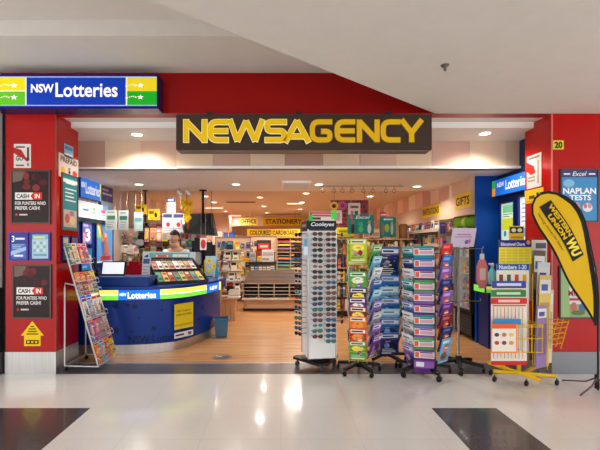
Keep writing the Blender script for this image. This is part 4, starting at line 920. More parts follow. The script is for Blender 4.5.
sheet('eye_notice', 'small yellow notice with two dark eyes above the chart rack', 'notice', (fx(509, 4.46), 4.46, fz(262, 4.46)), 0, 15*4.46/F, 36*4.46/F, (234, 190, 50), [('rect', .05, .80, .95, .97, (50, 40, 30)), ('disc', .3, .885, .16, .055, (226, 220, 200)), ('disc', .7, .885, .16, .055, (226, 220, 200)), ('rect', .1, .66, .9, .71, (190, 140, 40))], .004)

# ================================================================ FEATHER FLAG
Yw = 4.02
fo = [(532.5, 214), (532, 205), (535, 197.5), (541, 193), (549, 191.5), (558, 193), (566.5, 197), (573.5, 203), (579, 211), (584, 221), (588, 232), (591.3, 245), (593.8, 260), (595.4, 276), (596.4, 295), (597, 325), (594.5, 326),
      (590, 318), (583, 306), (572, 287), (560, 266), (548, 244), (539, 228)]
flag = thing('feather_flag', 'yellow and black WESTERN UNION feather flag on a black pole at right', 'flag', (fx(597, Yw), Yw, 0))
ox = fx(597, Yw)
def fp(px, py, d=0): return Vector((fx(px, Yw)-ox, d+.018*math.sin((px-530)*.09+(py-200)*.05), fz(py, Yw)))
def inset(P, d):
    out = []; n = len(P)
    for i in range(n):
        a, b, c = Vector(P[i-1]), Vector(P[i]), Vector(P[(i+1) % n]); d0 = (b-a).normalized(); d1 = (c-b).normalized()
        n0, n1 = Vector((-d0.y, d0.x)), Vector((-d1.y, d1.x)); m_ = (n0+n1); m_.normalize(); out.append(tuple(b+m_*d/max(.5, m_.dot(n0))))
    return out
def fill(mb, P, d, m, back=None):
    bm = bmesh.new(); vs = [bm.verts.new((p[0], p[1], 0)) for p in P]; f = bm.faces.new(vs)
    bmesh.ops.triangulate(bm, faces=[f]); 
    bmesh.ops.subdivide_edges(bm, edges=bm.edges[:], cuts=3, use_grid_fill=True); bmesh.ops.triangulate(bm, faces=bm.faces[:])
    bm.verts.index_update(); mb.add([fp(v.co.x, v.co.y, d) for v in bm.verts], [[v.index for v in f.verts] for f in bm.faces], m, True); bm.free()
q = MB(); fill(q, fo, 0, M((24, 22, 20), .7)); fill(q, fo, .004, M((24, 22, 20), .7))
ins = inset(fo, 1.9)
# keep the dark sleeve wider along the pole edge
ins2 = [(x_-(2.8 if 6 <= i <= 16 else 0), y_) for i, (x_, y_) in enumerate(ins)]
ins2 = [p for i, p in enumerate(ins2) if i not in (15, 16)]+[]
ip = ins2
fill(q, ip, -.004, M((216, 174, 12), .6))
# black block and lettering, rotated down the flag
O2 = Vector((540.0, 206.8)); ua = math.radians(58.8); U2 = Vector((math.cos(ua), math.sin(ua))); V2 = Vector((math.sin(ua), -math.cos(ua)))
Lb, Wb = 64, 13.5
def blk(u, v): p = O2+U2*(u*Lb)+V2*(v*Wb)-V2*0; return p
def flagpoly(pts, d, m, faces=None):
    vs = []
    for u, v in pts: p = blk(u, v); vs.append(fp(p.x, p.y, d))
    q.add(vs, faces or [tuple(range(len(pts)))], m)
n_ = 12
flagpoly([(i/n_, 0) for i in range(n_+1)]+[(i/n_, 1) for i in range(n_+1)], -.008, M((28, 25, 20), .6), [(i, i+1, n_+2+i, n_+1+i) for i in range(n_)])
for s_, u0, u1, v0, v1, cc in [('WESTERN', .05, .62, .55, .9, (216, 174, 12)), ('UNION', .18, .62, .1, .45, (216, 174, 12)), ('WU', .66, .96, .12, .9, (240, 214, 60))]:
    vs, fs = text_geo(s_, .05, .15 if s_ == 'WU' else 0); flagpoly([(u0+(u1-u0)*a, v0+(v1-v0)*b) for a, b in vs], -.012, M(cc, .6), fs)
vs, fs = text_geo('moving money for better', .0, .2); flagpoly([(.08+.68*a, -.44+.24*b) for a, b in vs], -.008, M((40, 34, 20), .6), fs)
for (u0, v0) in [(-.18, .2), (-.12, .75), (-.25, .55)]:
    pass
q.build('banner', flag)
q = MB(); q.tube([fp(598.2, 391, .0)*1+Vector((0, 0, .0)), fp(598, 326, .002), fp(597.6, 300, .002), fp(597, 282, .002), fp(595.2, 262, .002), fp(592.6, 246, .002), fp(589.4, 233, .002), fp(585, 221, .002), fp(580, 211, .002), fp(574, 202.5, .002), fp(566.5, 196.5, .002), fp(558, 192.5, .002), fp(549, 191, .002), fp(541, 192.5, .002)], [.009]*2+[.007]*6+[.005]*6, M((26, 25, 27), .4), 8); q.build('pole', flag)
q = MB(); q.lathe([(0, .16), (.02, .16), (.024, .02), (0, .02)], M((40, 40, 42), .3, .5), seg=12)
for k in range(4):
    a = .5+k*PI/2; q.tube([(0, 0, .13), (.1*math.cos(a), .1*math.sin(a), .06), (.32*math.cos(a), .32*math.sin(a), .008)], .008, M((110, 70, 76), .35, .5), 6)
q.build('cross_foot', flag)

# ================================================================ LEFT MAGAZINE RACK
Yn_, Yfar = 4.64, 5.14
mr = thing('magazine_rack', 'white wire magazine rack leaning beside the left red column', 'rack', (-2.3, (Yn_+Yfar)/2, 0))
wht = M((228, 228, 226), .35); q = MB(); oy = (Yn_+Yfar)/2
TB, BB = Vector((-2.515, 0, 1.44)), Vector((-2.12, 0, .05))
lp_ = lambda v, y_: Vector((v.x+2.3, y_-oy, v.z))
for y_ in (Yn_, Yfar):
    q.tube([lp_(TB, y_), lp_(BB, y_)], .009, wht, 8)
    t1 = TB.lerp(BB, .32)
    q.tube([lp_(t1, y_), lp_(Vector((-2.505, 0, t1.z+.02)), y_), lp_(Vector((-2.51, 0, .96)), y_), lp_(Vector((-2.51, 0, .06)), y_), lp_(BB, y_)], .009, wht, 8)
q.tube([lp_(BB, Yn_), lp_(BB, Yfar)], .009, wht, 8); q.tube([lp_(TB, Yn_), lp_(TB, Yfar)], .009, wht, 8); q.tube([lp_(Vector((-2.51, 0, .06)), Yn_), lp_(Vector((-2.51, 0, .06)), Yfar)], .009, wht, 8)
q.build('frame', mr)
q = MB(); dn = (BB-TB).normalized(); outn = Vector((-dn.z, 0, dn.x)); outn = outn if outn.x > 0 else -outn
rowsz = [.10, .27, .36, .46, .64, .82]   # fractions from the top where pockets' lips are
lips = [.155, .335, .42, .62, .80, .985]
for f in lips:
    p0 = TB.lerp(BB, f); p1 = p0+outn*.05
    for k in range(2):
        pk_ = p1-dn*(.0+.05*k); q.tube([lp_(pk_, Yn_), lp_(pk_, Yfar)], .0035, wht, 5)
    for y_ in (Yn_, Yfar): q.tube([lp_(p0, y_), lp_(p1, y_), lp_(p1-dn*.05, y_), lp_(TB.lerp(BB, f-.06), y_)], .0035, wht, 5)
q.build('wire_pockets', mr)
for y_, x_ in [(Yn_+.02, -2.49), (Yfar-.02, -2.49)]:
    caster(mr, x_+2.3, y_-oy, .024, 0)
up = -dn; ang_t = math.atan2(up.x, up.z)      # lean of the panel
side_cols = [['teal', 'cream', 'red', 'pink'], ['orange', 'orange', 'red', 'yellow'], ['grey', 'red', 'cream', 'teal'], ['white', 'sky blue', 'white', 'white'], ['violet', 'pink', 'grey', 'cream'], ['orange', 'sky blue', 'orange', 'yellow']]
hts = [.26, .16, .16, .26, .27, .25]
tit = ['magazine', 'magazine', 'magazine', 'newspaper', 'magazine', 'magazine']
for i, f in enumerate(lips):
    for k in range(4):
        yk = Yn_+.06+.125*k; p = TB.lerp(BB, f)+outn*.012-dn*.004
        bas = Matrix((( 0, -outn.x, up.x, p.x), (1, -outn.y, up.y, yk), (0, -outn.z, up.z, p.z), (0, 0, 0, 1)))
        c = side_cols[i][k]
        book(tit[i], c, 'magazine', .118, hts[i], .008, i*9+k, '%s covered %s, %s tier of the white rack, %s from the mall side' % (c, tit[i], ORD[i], ['first', 'second', 'third', 'fourth'][k]), tit[i], 'magazines in the white rack', bas)
# ================================================================ LEFT WALL, LOTTERY CORNER
def lrect(px0, px1, ytop0, ybot0, Xp=LX+.02):
    Ya, Yb = sideY(px0, Xp), sideY(px1, Xp); return Ya, Yb, fz(ybot0, Ya), fz(ytop0, Ya)
Xl = LX+.012
Ya, Yb, z0, z1 = lrect(76, 96.5, 176.5, 197)
r_ = thing('lottery_sign', 'blue backlit Lotteries sign on the left side wall inside', 'sign', (Xl, Ya, z0), PI/2)
q = MB(); q.box(0, Yb-Ya, -.08, 0, 0, z1-z0, M((18, 60, 150), .3)); q.build('lightbox', r_)
q = MB(); q.panel((0, -.084, .01), X, Z, Yb-Ya, z1-z0-.02, (50, 120, 214), [('text', 'NSW', .02, .5, .2, .8, WHITE, .03), ('text', 'Lotteries', .22, .22, .92, .82, WHITE, .02), ('rect', .94, .5, 1, 1, (236, 232, 120)), ('rect', .94, 0, 1, .5, (140, 200, 110))], .004, emit=.7); q.build('face_panel', r_)
Ya, Yb, z0, z1 = lrect(98.5, 110.5, 184.5, 205)
sheet('promotion_sign', 'purple and pale sign at the far end of the left lottery lightbox', 'sign', (Xl+.05, Ya, z0), PI/2, Yb-Ya, z1-z0, (96, 84, 150), [('rect', .1, .55, .9, .65, (220, 214, 236)), ('rect', .1, .75, .6, .85, (200, 190, 226)), ('rect', 0, 0, 1, .22, (170, 200, 226))], .05)
Ya, Yb, z0, z1 = lrect(100, 110.5, 204, 213)
sheet('promotion_sign', 'sky blue and yellow strip below the purple sign', 'sign', (Xl+.05, Ya, z0), PI/2, Yb-Ya, z1-z0, (130, 176, 214), [('rect', 0, 0, 1, .35, (226, 214, 110))], .05)
Ya, Yb, z0, z1 = lrect(76, 105.5, 200, 216.5)
sheet('logo_lightbox', 'white lit strip with three small game logos on left wall', 'sign', (Xl+.05, Ya, z0), PI/2, Yb-Ya, z1-z0, (238, 240, 240),
      [('rect', .34, 0, .35, 1, (150, 160, 170)), ('rect', .62, 0, .63, 1, (150, 160, 170)), ('rect', .12, .42, .3, .55, (70, 120, 200)), ('disc', .48, .5, .05, .22, (90, 190, 120)), ('disc', .48, .5, .02, .1, WHITE), ('disc', .8, .56, .1, .12, (220, 90, 130)), ('rect', .72, .3, .9, .36, (120, 90, 160))], .05, emit=.55)
q = MB(); Ya, Yb, z0, z1 = lrect(74, 112, 217, 224); q.box(0, .06, 0, Yb-Ya, 0, .05, M((40, 56, 60), .4)); tag(q.build('dark_ledge', None, (Xl, Ya, z1-.06)), 'dark narrow ledge under the white logo strip', 'ledge')
Ya, Yb, z0, z1 = lrect(81, 91.5, 220, 245)
framed('game_poster', 'violet poster with a large white numeral 3 on the left blue wall', 'poster', (Xl+.01, Ya, z0), PI/2, Yb-Ya, z1-z0, (20, 40, 120), (110, 110, 190), [('text', '3', .3, .1, .85, .7, (240, 240, 250), .05), ('rect', .1, .78, .6, .9, (190, 190, 230)), ('rect', .05, .05, .3, .5, (220, 150, 190))], .02, emit=.25)
Ya, Yb, z0, z1 = lrect(80, 92, 247, 272)
framed('game_poster', 'dark framed sky blue poster below the numeral 3 poster', 'poster', (Xl+.01, Ya, z0), PI/2, Yb-Ya, z1-z0, (24, 30, 60), (46, 120, 196), [('disc', .75, .5, .15, .2, (190, 220, 240)), ('rect', .1, .1, .5, .2, (120, 180, 220))], .02, emit=.2)
Ya, Yb, z0, z1 = lrect(95, 112.5, 219.5, 265)
framed('rainbow_poster', 'tall blue poster with a rainbow and an orange bird shape', 'poster', (Xl+.01, Ya, z0), PI/2, Yb-Ya, z1-z0, (18, 44, 120), (96, 156, 216),
       [('poly', [(.0, 1), (.25, 1), (.2, .6), (.02, .62)], (120, 200, 150)), ('poly', [(.02, .95), (.12, .95), (.42, .55), (.3, .5)], (236, 220, 120)), ('poly', [(.12, .97), (.2, .97), (.5, .58), (.42, .55)], (240, 150, 90)),
        ('poly', [(.45, .72), (.62, .74), (.7, .4), (.78, .15), (.55, .22), (.42, .12), (.5, .4)], (226, 110, 84)), ('disc', .54, .68, .08, .06, (236, 190, 160)), ('rect', .25, .05, .85, .16, (206, 60, 60)), ('rect', .0, .0, 1, .04, (226, 232, 240))], .03, emit=.25)
sheet('white_card', 'small white card standing at the left wall by the blue poster', 'card', (fx(91, 6.9), 6.9, fz(262, 6.9)), .5, .1, .33, (232, 232, 232), [('rect', .2, .2, .8, .25, (180, 190, 200))])
q = MB(); q.bbox(fx(91, 6.5), fx(100, 6.5), 6.4, 6.6, .905, 1.0, M((26, 26, 30))); 

# ---- hanging A4 signs on wires
def hung(name, label, cat, px0, px1, yt, yb, Y, base, draws, zc=2.5, rz=0, group=None):
    w_ = fx(px1, Y)-fx(px0, Y); h__ = fz(yt, Y)-fz(yb, Y)
    r = thing(name, label, cat, (fx((px0+px1)/2, Y), Y, fz(yt, Y)), rz, group)
    q = MB(); q.panel((-w_/2, -.002, -h__), X, Z, w_, h__, base, draws, .004); q.build('card', r)
    for sx in (-.35, .35): q = MB(); q.tube([(sx*w_, 0, 0), (sx*w_, 0, zc-fz(yt, Y))], .0018, M((170, 160, 150), .4), 4); q.build('hanging_wire', r)
    return r
hung('hanging_notice', 'white hanging notice with green panel, nearest the left wall', 'notice', 105.5, 117, 210, 230, 6.9, (218, 222, 214), [('rect', .15, .52, .85, .72, (70, 130, 100)), ('rect', .2, .84, .8, .92, (150, 180, 170))]+lines(.2, .85, .1, .45, 3, (170, 176, 176)))
hung('hanging_notice', 'grey hanging notice with green panel, middle of the three', 'notice', 118.5, 128.5, 210.5, 230, 6.9, (190, 196, 190), [('rect', .12, .52, .88, .72, (60, 110, 90)), ('rect', .2, .84, .8, .92, (120, 150, 140))]+lines(.2, .85, .1, .45, 3, (150, 156, 156)))
hung('hanging_notice', 'blue-grey hanging notice, right of the three above the counter', 'notice', 134, 143, 212, 231, 7.0, (150, 178, 176), [('rect', .1, .5, .9, .7, (90, 130, 130)), ('rect', .2, .82, .8, .9, (210, 220, 216))]+lines(.2, .85, .1, .42, 3, (200, 210, 206)))
hung('hanging_poster', 'pair of white cards with navy headings and red marks', 'poster', 162.5, 184, 213.5, 232.5, 7.4, (214, 210, 214), [('rect', .03, .78, .45, .97, (60, 66, 120)), ('rect', .52, .78, .96, .97, (60, 66, 120)), ('rect', .48, 0, .51, 1, (150, 140, 150)), ('disc', .26, .42, .09, .12, (206, 50, 60)), ('disc', .74, .42, .09, .12, (206, 50, 60))]+lines(.05, .9, .05, .25, 2, (160, 150, 160)))
hung('hanging_poster', 'small white poster with a blue heading above the pair', 'poster', 166.5, 175.5, 198, 213, 7.45, (204, 200, 210), [('rect', 0, .72, 1, 1, (50, 70, 140)), ('rect', .15, .8, .8, .92, (230, 230, 240))]+lines(.15, .85, .15, .6, 4, (140, 140, 170)))
for nm, px0, px1, yt, yb, lab in [('yellow_display_strip', 135, 147, 204.5, 214, 'yellow hanging price strip left of the black pole'), ('yellow_display_strip', 148, 160, 209, 220, 'yellow hanging price strip with goods right of the black pole')]:
    hung(nm, lab, 'display', px0, px1, yt, yb, 7.5, (232, 190, 30), [('rect', .1, .55, .5, .8, (120, 96, 30)), ('disc', .65, .45, .12, .25, (60, 50, 30)), ('rect', .2, .1, .9, .25, (200, 150, 20))])
hung('orange_card', 'plain orange card hanging below the yellow strips', 'card', 151, 163, 228, 238, 7.6, (226, 164, 108), [('rect', .1, .3, .5, .6, (206, 130, 70))])
# black suspended poles
for px, yt, yb, lab in [(145.3, 191, 222, 'thin black ceiling pole over the lottery counter')]:
    Y = 7.55; q = MB(); q.tube([(0, 0, 0), (0, 0, -(2.5-fz(yb, Y)))], .018, M((40, 34, 32), .4), 8); q.lathe([(0, 0), (.05, 0), (.05, -.015), (0, -.015)], M((40, 34, 32)), seg=12)
    tag(q.build('ceiling_pole', None, (fx(px, Y), Y, 2.5)), lab, 'pole')
# television
Y = 7.5; tv = thing('television', 'large dark screen hung from the ceiling by a black pole', 'television', (fx(200, Y), Y, 2.5))
q = MB(); q.tube([(fx(203, Y)-fx(200, Y), 0, 0), (fx(203, Y)-fx(200, Y), 0, -.62)], .022, M((28, 26, 28), .4), 8); q.lathe([(0, 0), (.07, 0), (.07, -.02), (0, -.02)], M((28, 26, 28)), c=(fx(203, Y)-fx(200, Y), 0, 0)); q.build('ceiling_mount', tv)
q = MB(); ox_ = fx(200, Y); cs = [pt(179, 214, Y-.05), pt(211, 213, Y+.25), pt(216, 236, Y+.05), pt(184, 234, Y-.25)]
vs = [v-Vector((ox_, Y, 2.5)) for v in cs]; bk = [v+Vector((.03, .07, .0)) for v in vs]
q.add(vs+bk, [(3, 2, 1, 0), (4, 5, 6, 7), (0, 1, 5, 4), (1, 2, 6, 5), (2, 3, 7, 6), (3, 0, 4, 7)], M((66, 64, 62), .35)); q.build('housing', tv)
q = MB(); c_ = sum(vs, Vector())/4; n_ = (vs[1]-vs[0]).cross(vs[3]-vs[0]).normalized(); n_ = n_ if n_.y < 0 else -n_
q.add([c_+(v-c_)*.93+n_*.005 for v in vs], [(3, 2, 1, 0)], M((34, 36, 38), .12)); q.build('screen', tv)
# yellow pompom flower garland
fl_ = thing('flower_garland', 'yellow paper flower garland hanging left of the television', 'decoration', (fx(187.5, 7.1), 7.1, 2.5))
rq = random.Random(4)
q = MB(); q.tube([(0, 0, 0), (0, 0, -.25)], .003, M((200, 180, 60)), 4); q.build('string', fl_)
q = MB()
for k in range(44):
    a = rq.random()*6.28; z_ = -.22-.40*rq.random(); R_ = .09 if z_ > -.45 else .05; c_ = Vector((R_*math.cos(a)*rq.random(), R_*.5*math.sin(a), z_))
    for p in range(5):
        b = p*1.257; q.ball(c_+Vector((.022*math.cos(b), -.01, .022*math.sin(b))), (.018, .008, .018), M((240, 200, 30) if k % 3 else (220, 160, 20), .6), 6, 4)
q.build('blossoms', fl_)
q = MB(); q.tube([(0, 0, -.6), (.01, 0, -.75)], [.03, .02], M((190, 110, 40), .6), 6); q.build('tail', fl_)
# silver track spotlights
for px, py, lab in [(179.5, 194, 'silver spotlight on the soffit edge, left of the pair'), (188.5, 195.5, 'silver spotlight on the soffit edge, right of the pair')]:
    Y = 7.3; r = thing('track_spotlight', lab, 'light', (fx(px, Y), Y, 2.5)); q = MB(); q.tube([(0, 0, 0), (0, 0, -.05)], .01, M((200, 200, 204), .3, .5)); q.build('bracket', r)
    q = MB(); q.tube([(-.03, .02, -.05), (.035, -.03, -.14)], [.03, .042], M((214, 212, 210), .3, .4), 10); q.build('lamp_head', r)
    tl_ = bpy.data.lights.new('spot_lamp', 'SPOT'); tl_.energy = 18; tl_.spot_size = 1.7; tl_.spot_blend = .7; tl_.shadow_soft_size = .04; tl_.color = (1, .93, .84)
    to = bpy.data.objects.new('spot_lamp', tl_); C.objects.link(to); to.parent = r; to.location = (.04, -.04, -.17); to.rotation_euler = Vector((-.2 if px > 180 else -.9, .9, -.75)).to_track_quat('-Z', 'Y').to_euler()

# ================================================================ HANGING MERCHANDISE
pc = {'red': (196, 44, 50), 'blue': (48, 90, 170), 'pink': (220, 130, 150), 'white': (226, 222, 214), 'green': (96, 150, 84), 'tan': (186, 150, 112), 'brown': (120, 84, 60), 'black': (34, 32, 36), 'yellow': (228, 196, 60), 'orange': (224, 132, 60), 'cream': (222, 208, 180), 'purple': (110, 74, 134), 'grey': (150, 148, 148), 'teal': (70, 140, 140)}
pk_n = list(pc)
def pack(kind, c, c2, w_, h__):
    """a hanging product; origin at its top centre, local face -Y"""
    col, c2c = pc[c], pc[c2]
    if kind == 'blister_pack':
        q = MB(); q.panel((-w_/2, 0, -h__), X, Z, w_, h__, col, [('rect', .08, .78, .92, .94, c2c), ('rect', .4, .965, .6, .985, (60, 60, 60))], .003); o = q.build('blister_pack')
        b = MB(); b.bbox(-w_*.34, w_*.34, -.03, -.001, -h__*.85, -h__*.3, M(c2c, .25), .012); b.build('blister', o)
    elif kind == 'gift_bag':
        q = MB(); q.add([(-w_/2, 0, -h__*.2), (w_/2, 0, -h__*.2), (w_/2, 0, -h__), (-w_/2, 0, -h__), (-w_/2, -.03, -h__*.2), (w_/2, -.03, -h__*.2), (w_/2, -.06, -h__), (-w_/2, -.06, -h__)],
                        [(0, 1, 2, 3), (7, 6, 5, 4), (0, 4, 5, 1), (2, 6, 7, 3), (0, 3, 7, 4), (1, 5, 6, 2)], M(col, .4)); q.box(-w_*.3, w_*.3, -.066, -.045, -h__*.75, -h__*.45, M(c2c, .4)); o = q.build('gift_bag')
        b = MB(); b.tube([(-w_*.2, -.02, -h__*.2), (-w_*.12, -.02, 0), (w_*.12, -.02, 0), (w_*.2, -.02, -h__*.2)], .004, M(c2c), 5); b.build('handle', o)
    elif kind == 'plush_toy':
        q = MB(); q.ball((0, -.05, -h__*.62), (w_*.42, w_*.35, h__*.36), M(col, .9), 10, 8); o = q.build('plush_toy')
        b = MB(); b.ball((0, -.06, -h__*.2), (w_*.34, w_*.3, h__*.2), M(c2c, .9), 10, 8); b.ball((-w_*.25, -.06, -h__*.06), w_*.11, M(c2c, .9), 8, 6); b.ball((w_*.25, -.06, -h__*.06), w_*.11, M(c2c, .9), 8, 6); b.build('head', o)
        for sx in (-1, 1):
            b = MB(); b.tube([(sx*w_*.25, -.05, -h__*.45), (sx*w_*.5, -.06, -h__*.7)], [.03, .025], M(c2c, .9), 7); b.build('arm', o)
            b = MB(); b.tube([(sx*w_*.16, -.06, -h__*.8), (sx*w_*.2, -.07, -h__)], [.035, .03], M(c2c, .9), 7); b.build('leg', o)
    elif kind == 'sun_hat':
        q = MB(); q.lathe([(w_*.62, -h__*.75), (w_*.55, -h__*.62), (w_*.3, -h__*.55), (w_*.27, -h__*.15), (w_*.12, -h__*.02), (0, 0)], M(col, .8), seg=16, mat=Matrix.Rotation(.5, 4, 'X')); o = q.build('sun_hat')
        b = MB(); b.lathe([(w_*.305, -h__*.55), (w_*.295, -h__*.4)], M(c2c, .7), seg=16, mat=Matrix.Rotation(.5, 4, 'X')); b.build('hat_band', o)
    elif kind == 'backpack':
        q = MB(); q.bbox(-w_/2, w_/2, -.16, 0, -h__, -.04, M(col, .7), .05); o = q.build('backpack')
        b = MB(); b.bbox(-w_*.36, w_*.36, -.2, -.15, -h__*.9, -h__*.5, M(c2c, .7), .02); b.build('front_pocket', o)
        b = MB(); b.tube([(-.04, -.08, -.05), (-.03, -.08, 0), (.03, -.08, 0), (.04, -.08, -.05)], .008, M(col), 5); b.build('handle', o)
    else:
        q = MB(); q.panel((-w_/2, 0, -h__), X, Z, w_, h__, col, [('rect', .1, .12, .9, .6, c2c), ('rect', .15, .7, .85, .85, tuple(min(255, v+60) for v in c2c))], .012); o = q.build('packet')
    return o
CAT = {'blister_pack': 'pack', 'gift_bag': 'bag', 'plush_toy': 'toy', 'sun_hat': 'hat', 'backpack': 'bag', 'packet': 'packet'}
rp = random.Random(21); seen_lab = set()
def stock(where, group, spots, kinds, w_, h__, rz=0, pal_=None, edge='left'):
    """spots: rows of [(x,y,z)]; every item its own thing"""
    for ri, row in enumerate(spots):
        for ci, loc in enumerate(row):
            k = rp.choice(kinds); c = rp.choice(pal_ or pk_n); c2 = rp.choice([n_ for n_ in (pal_ or pk_n) if n_ != c]); s_ = rp.uniform(.85, 1.12)
            o = pack(k, c, c2, w_*s_, h__*rp.uniform(.85, 1.1)); o.location = loc; o.rotation_euler = (0, 0, rz+rp.uniform(-.12, .12))
            tag(o, '%s and %s %s on %s, %s row, %s from %s' % (c, c2, k.replace('_', ' '), where, ORD[ri], ORD[ci] if ci else 'first', edge), CAT[k], group)
# left wall pegs beyond the lottery corner (faces into the shop)
def grid(x0, x1, nx, z0, z1, nz, y): return [[(x0+(x1-x0)*i/(nx-1), y, z1-(z1-z0)*j/max(1, nz-1)) for i in range(nx)] for j in range(nz)]
def gridY(y0, y1, ny, z0, z1, nz, x): return [[(x, y0+(y1-y0)*i/(ny-1), z1-(z1-z0)*j/max(1, nz-1)) for i in range(ny)] for j in range(nz)]
soft = ['white', 'cream', 'tan', 'brown', 'pink', 'grey', 'black', 'red', 'green', 'teal']
def pegwall(name, label, x0, x1, y, z0, z1, m, rz=0, thick=.05):
    r = thing(name, label, 'display wall', (x0, y, 0), rz); q = MB(); q.box(0, x1-x0, 0, thick, z0, z1, m); q.box(0, x1-x0, 0, thick, 0, z0, M((110, 84, 66)))
    q.build('pegboard', r); q = MB(); q.box(-.02, 0, -.02, thick+.02, 0, z1+.03, M((150, 120, 96))); q.box(x1-x0, x1-x0+.02, -.02, thick+.02, 0, z1+.03, M((150, 120, 96))); q.box(-.02, x1-x0+.02, -.02, thick+.02, z1, z1+.03, M((150, 120, 96))); q.build('frame', r); return r
peg = M((222, 196, 168), .6)
pegwall('display_partition', 'tan display partition behind the counter crowded with hanging goods', fx(131, 8.7), fx(205, 8.7), 8.7, .5, fz(217, 8.7), peg)
xa, xb = fx(134, 8.6), fx(202, 8.6)
stock('partition behind counter', 'goods hanging behind the counter', grid(xa, xb, 12, 1.12, 1.95, 6, 8.66), ['blister_pack', 'packet', 'plush_toy', 'sun_hat', 'gift_bag', 'packet'], .125, .17, 0, soft)
xa, xb = fx(114, 7.9), fx(136, 7.9)
pegwall('display_partition', 'narrow display partition beside the rainbow poster with soft toys', fx(111.5, 7.96), fx(138, 7.96), 7.96, .5, fz(228, 7.96), peg)
stock('rainbow poster partition', 'goods on the narrow partition', grid(xa+.03, xb, 5, 1.08, 1.72, 4, 7.92), ['plush_toy', 'plush_toy', 'packet', 'gift_bag'], .11, .2, 0, ['cream', 'white', 'tan', 'green', 'pink', 'brown', 'grey'])
for px, c, k, w_, h__, yt in [(143, 'black', 'backpack', .2, .34, 231), (199, 'black', 'backpack', .22, .6, 236), (210, 'black', 'backpack', .22, .7, 240), (192, 'blue', 'backpack', .22, .34, 247)]:
    o = pack(k, c, {'black': 'grey', 'blue': 'pink'}[c] if px != 210 else 'yellow', w_, h__); Yq = 8.0 if px < 150 else 7.55; o.location = (fx(px, Yq), Yq, fz(yt, Yq))
    tag(o, {143: 'black bag hanging high behind the monitor', 199: 'tall black bag below the television, left of two', 210: 'tall black and yellow bag below the television, right of two', 192: 'navy backpack with pink pocket behind the ticket case'}[px], 'bag')
q = MB(); q.tube([(fx(138, 7.9), 7.6, 1.80), (fx(216, 7.9), 7.6, 1.80)], .008, M((120, 110, 104), .3, .7)); 
for px in (140, 190, 214): q.tube([(fx(px, 7.9), 7.6, 1.8), (fx(px, 7.9), 7.6, 2.5)], .006, M((120, 110, 104), .3, .7))
tag(q.build('hanging_bar', None), 'slim steel bar hung from the soffit that carries bags', 'bar')
stock('bar above the counter', 'goods hanging from the bar', [[(fx(px, 7.6), 7.6-.012, 1.79) for px in (147, 153, 159, 165, 171, 178, 187, 194)]], ['packet', 'blister_pack', 'gift_bag'], .10, .24, 0, ['white', 'cream', 'tan', 'pink', 'grey', 'red', 'yellow'])
# red and white small sign cluster
hung('hanging_notice', 'red and white round badge card hanging below the television', 'notice', 200, 206.5, 238, 250, 7.3, (222, 216, 210), [('disc', .5, .5, .4, .4, (200, 50, 60))])

# ---- shelves to the left of the central gondola, pale cards and blue boxes on the far left wall
hung('pale_card', 'blank white card on the far left wall near the pier', 'card', 212.5, 222, 231.5, 245, 11.0, (226, 222, 216), [('rect', .1, .1, .9, .2, (200, 196, 190))], 2.58)
for i, (a, b, lab) in enumerate([(223.5, 228, 'blue boxed pack hanging left of its blue twin near the pier'), (229, 235, 'blue boxed pack hanging right of its blue twin near the pier')]):
    hung('boxed_pack', lab, 'pack', a, b, 232.5, 246, 11.0, (34, 70, 160), [('rect', .1, .6, .9, .9, (70, 110, 200)), ('rect', .2, .15, .8, .35, (220, 226, 240))], 2.58)
sheet('flower_poster', 'pale blue poster with yellow flowers at the right end of the counter', 'poster', (fx(205.5, 7.2), 7.2, fz(276, 7.2)), .12, .21, .36, (170, 204, 222), [('disc', .3, .75, .22, .14, (240, 214, 60)), ('disc', .72, .5, .24, .15, (240, 210, 50)), ('disc', .32, .28, .2, .12, (240, 220, 80)), ('disc', .3, .75, .07, .05, (190, 140, 40)), ('disc', .72, .5, .07, .05, (190, 140, 40))], .006)
hb = thing('back_counter', 'low wooden service bench behind the right end of the lottery counter', 'bench', (fx(204, 7.3), 7.15, 0))
q = MB(); q.bbox(-.22, .28, 0, .5, 0, .84, wood_mat('oak_bench', (206, 158, 108), (196, 146, 98), (170, 124, 80), 'Z', 1, .4, .3), .006); q.build('carcass', hb)
q = MB(); q.bbox(-.25, .31, -.03, .53, .84, .87, M((196, 150, 104), .35), .006); q.build('top', hb)
ts = MB(); ts.prism([(0, 0), (.07, 0), (.025, .36)], -.01, .01, M((70, 160, 190), .5), Matrix.Rotation(PI/2, 4, 'X')); tag(ts.build('blue_wedge_card', None, (fx(215, 7.1), 7.1, .87)), 'narrow cyan card leaning at the counter end', 'card')

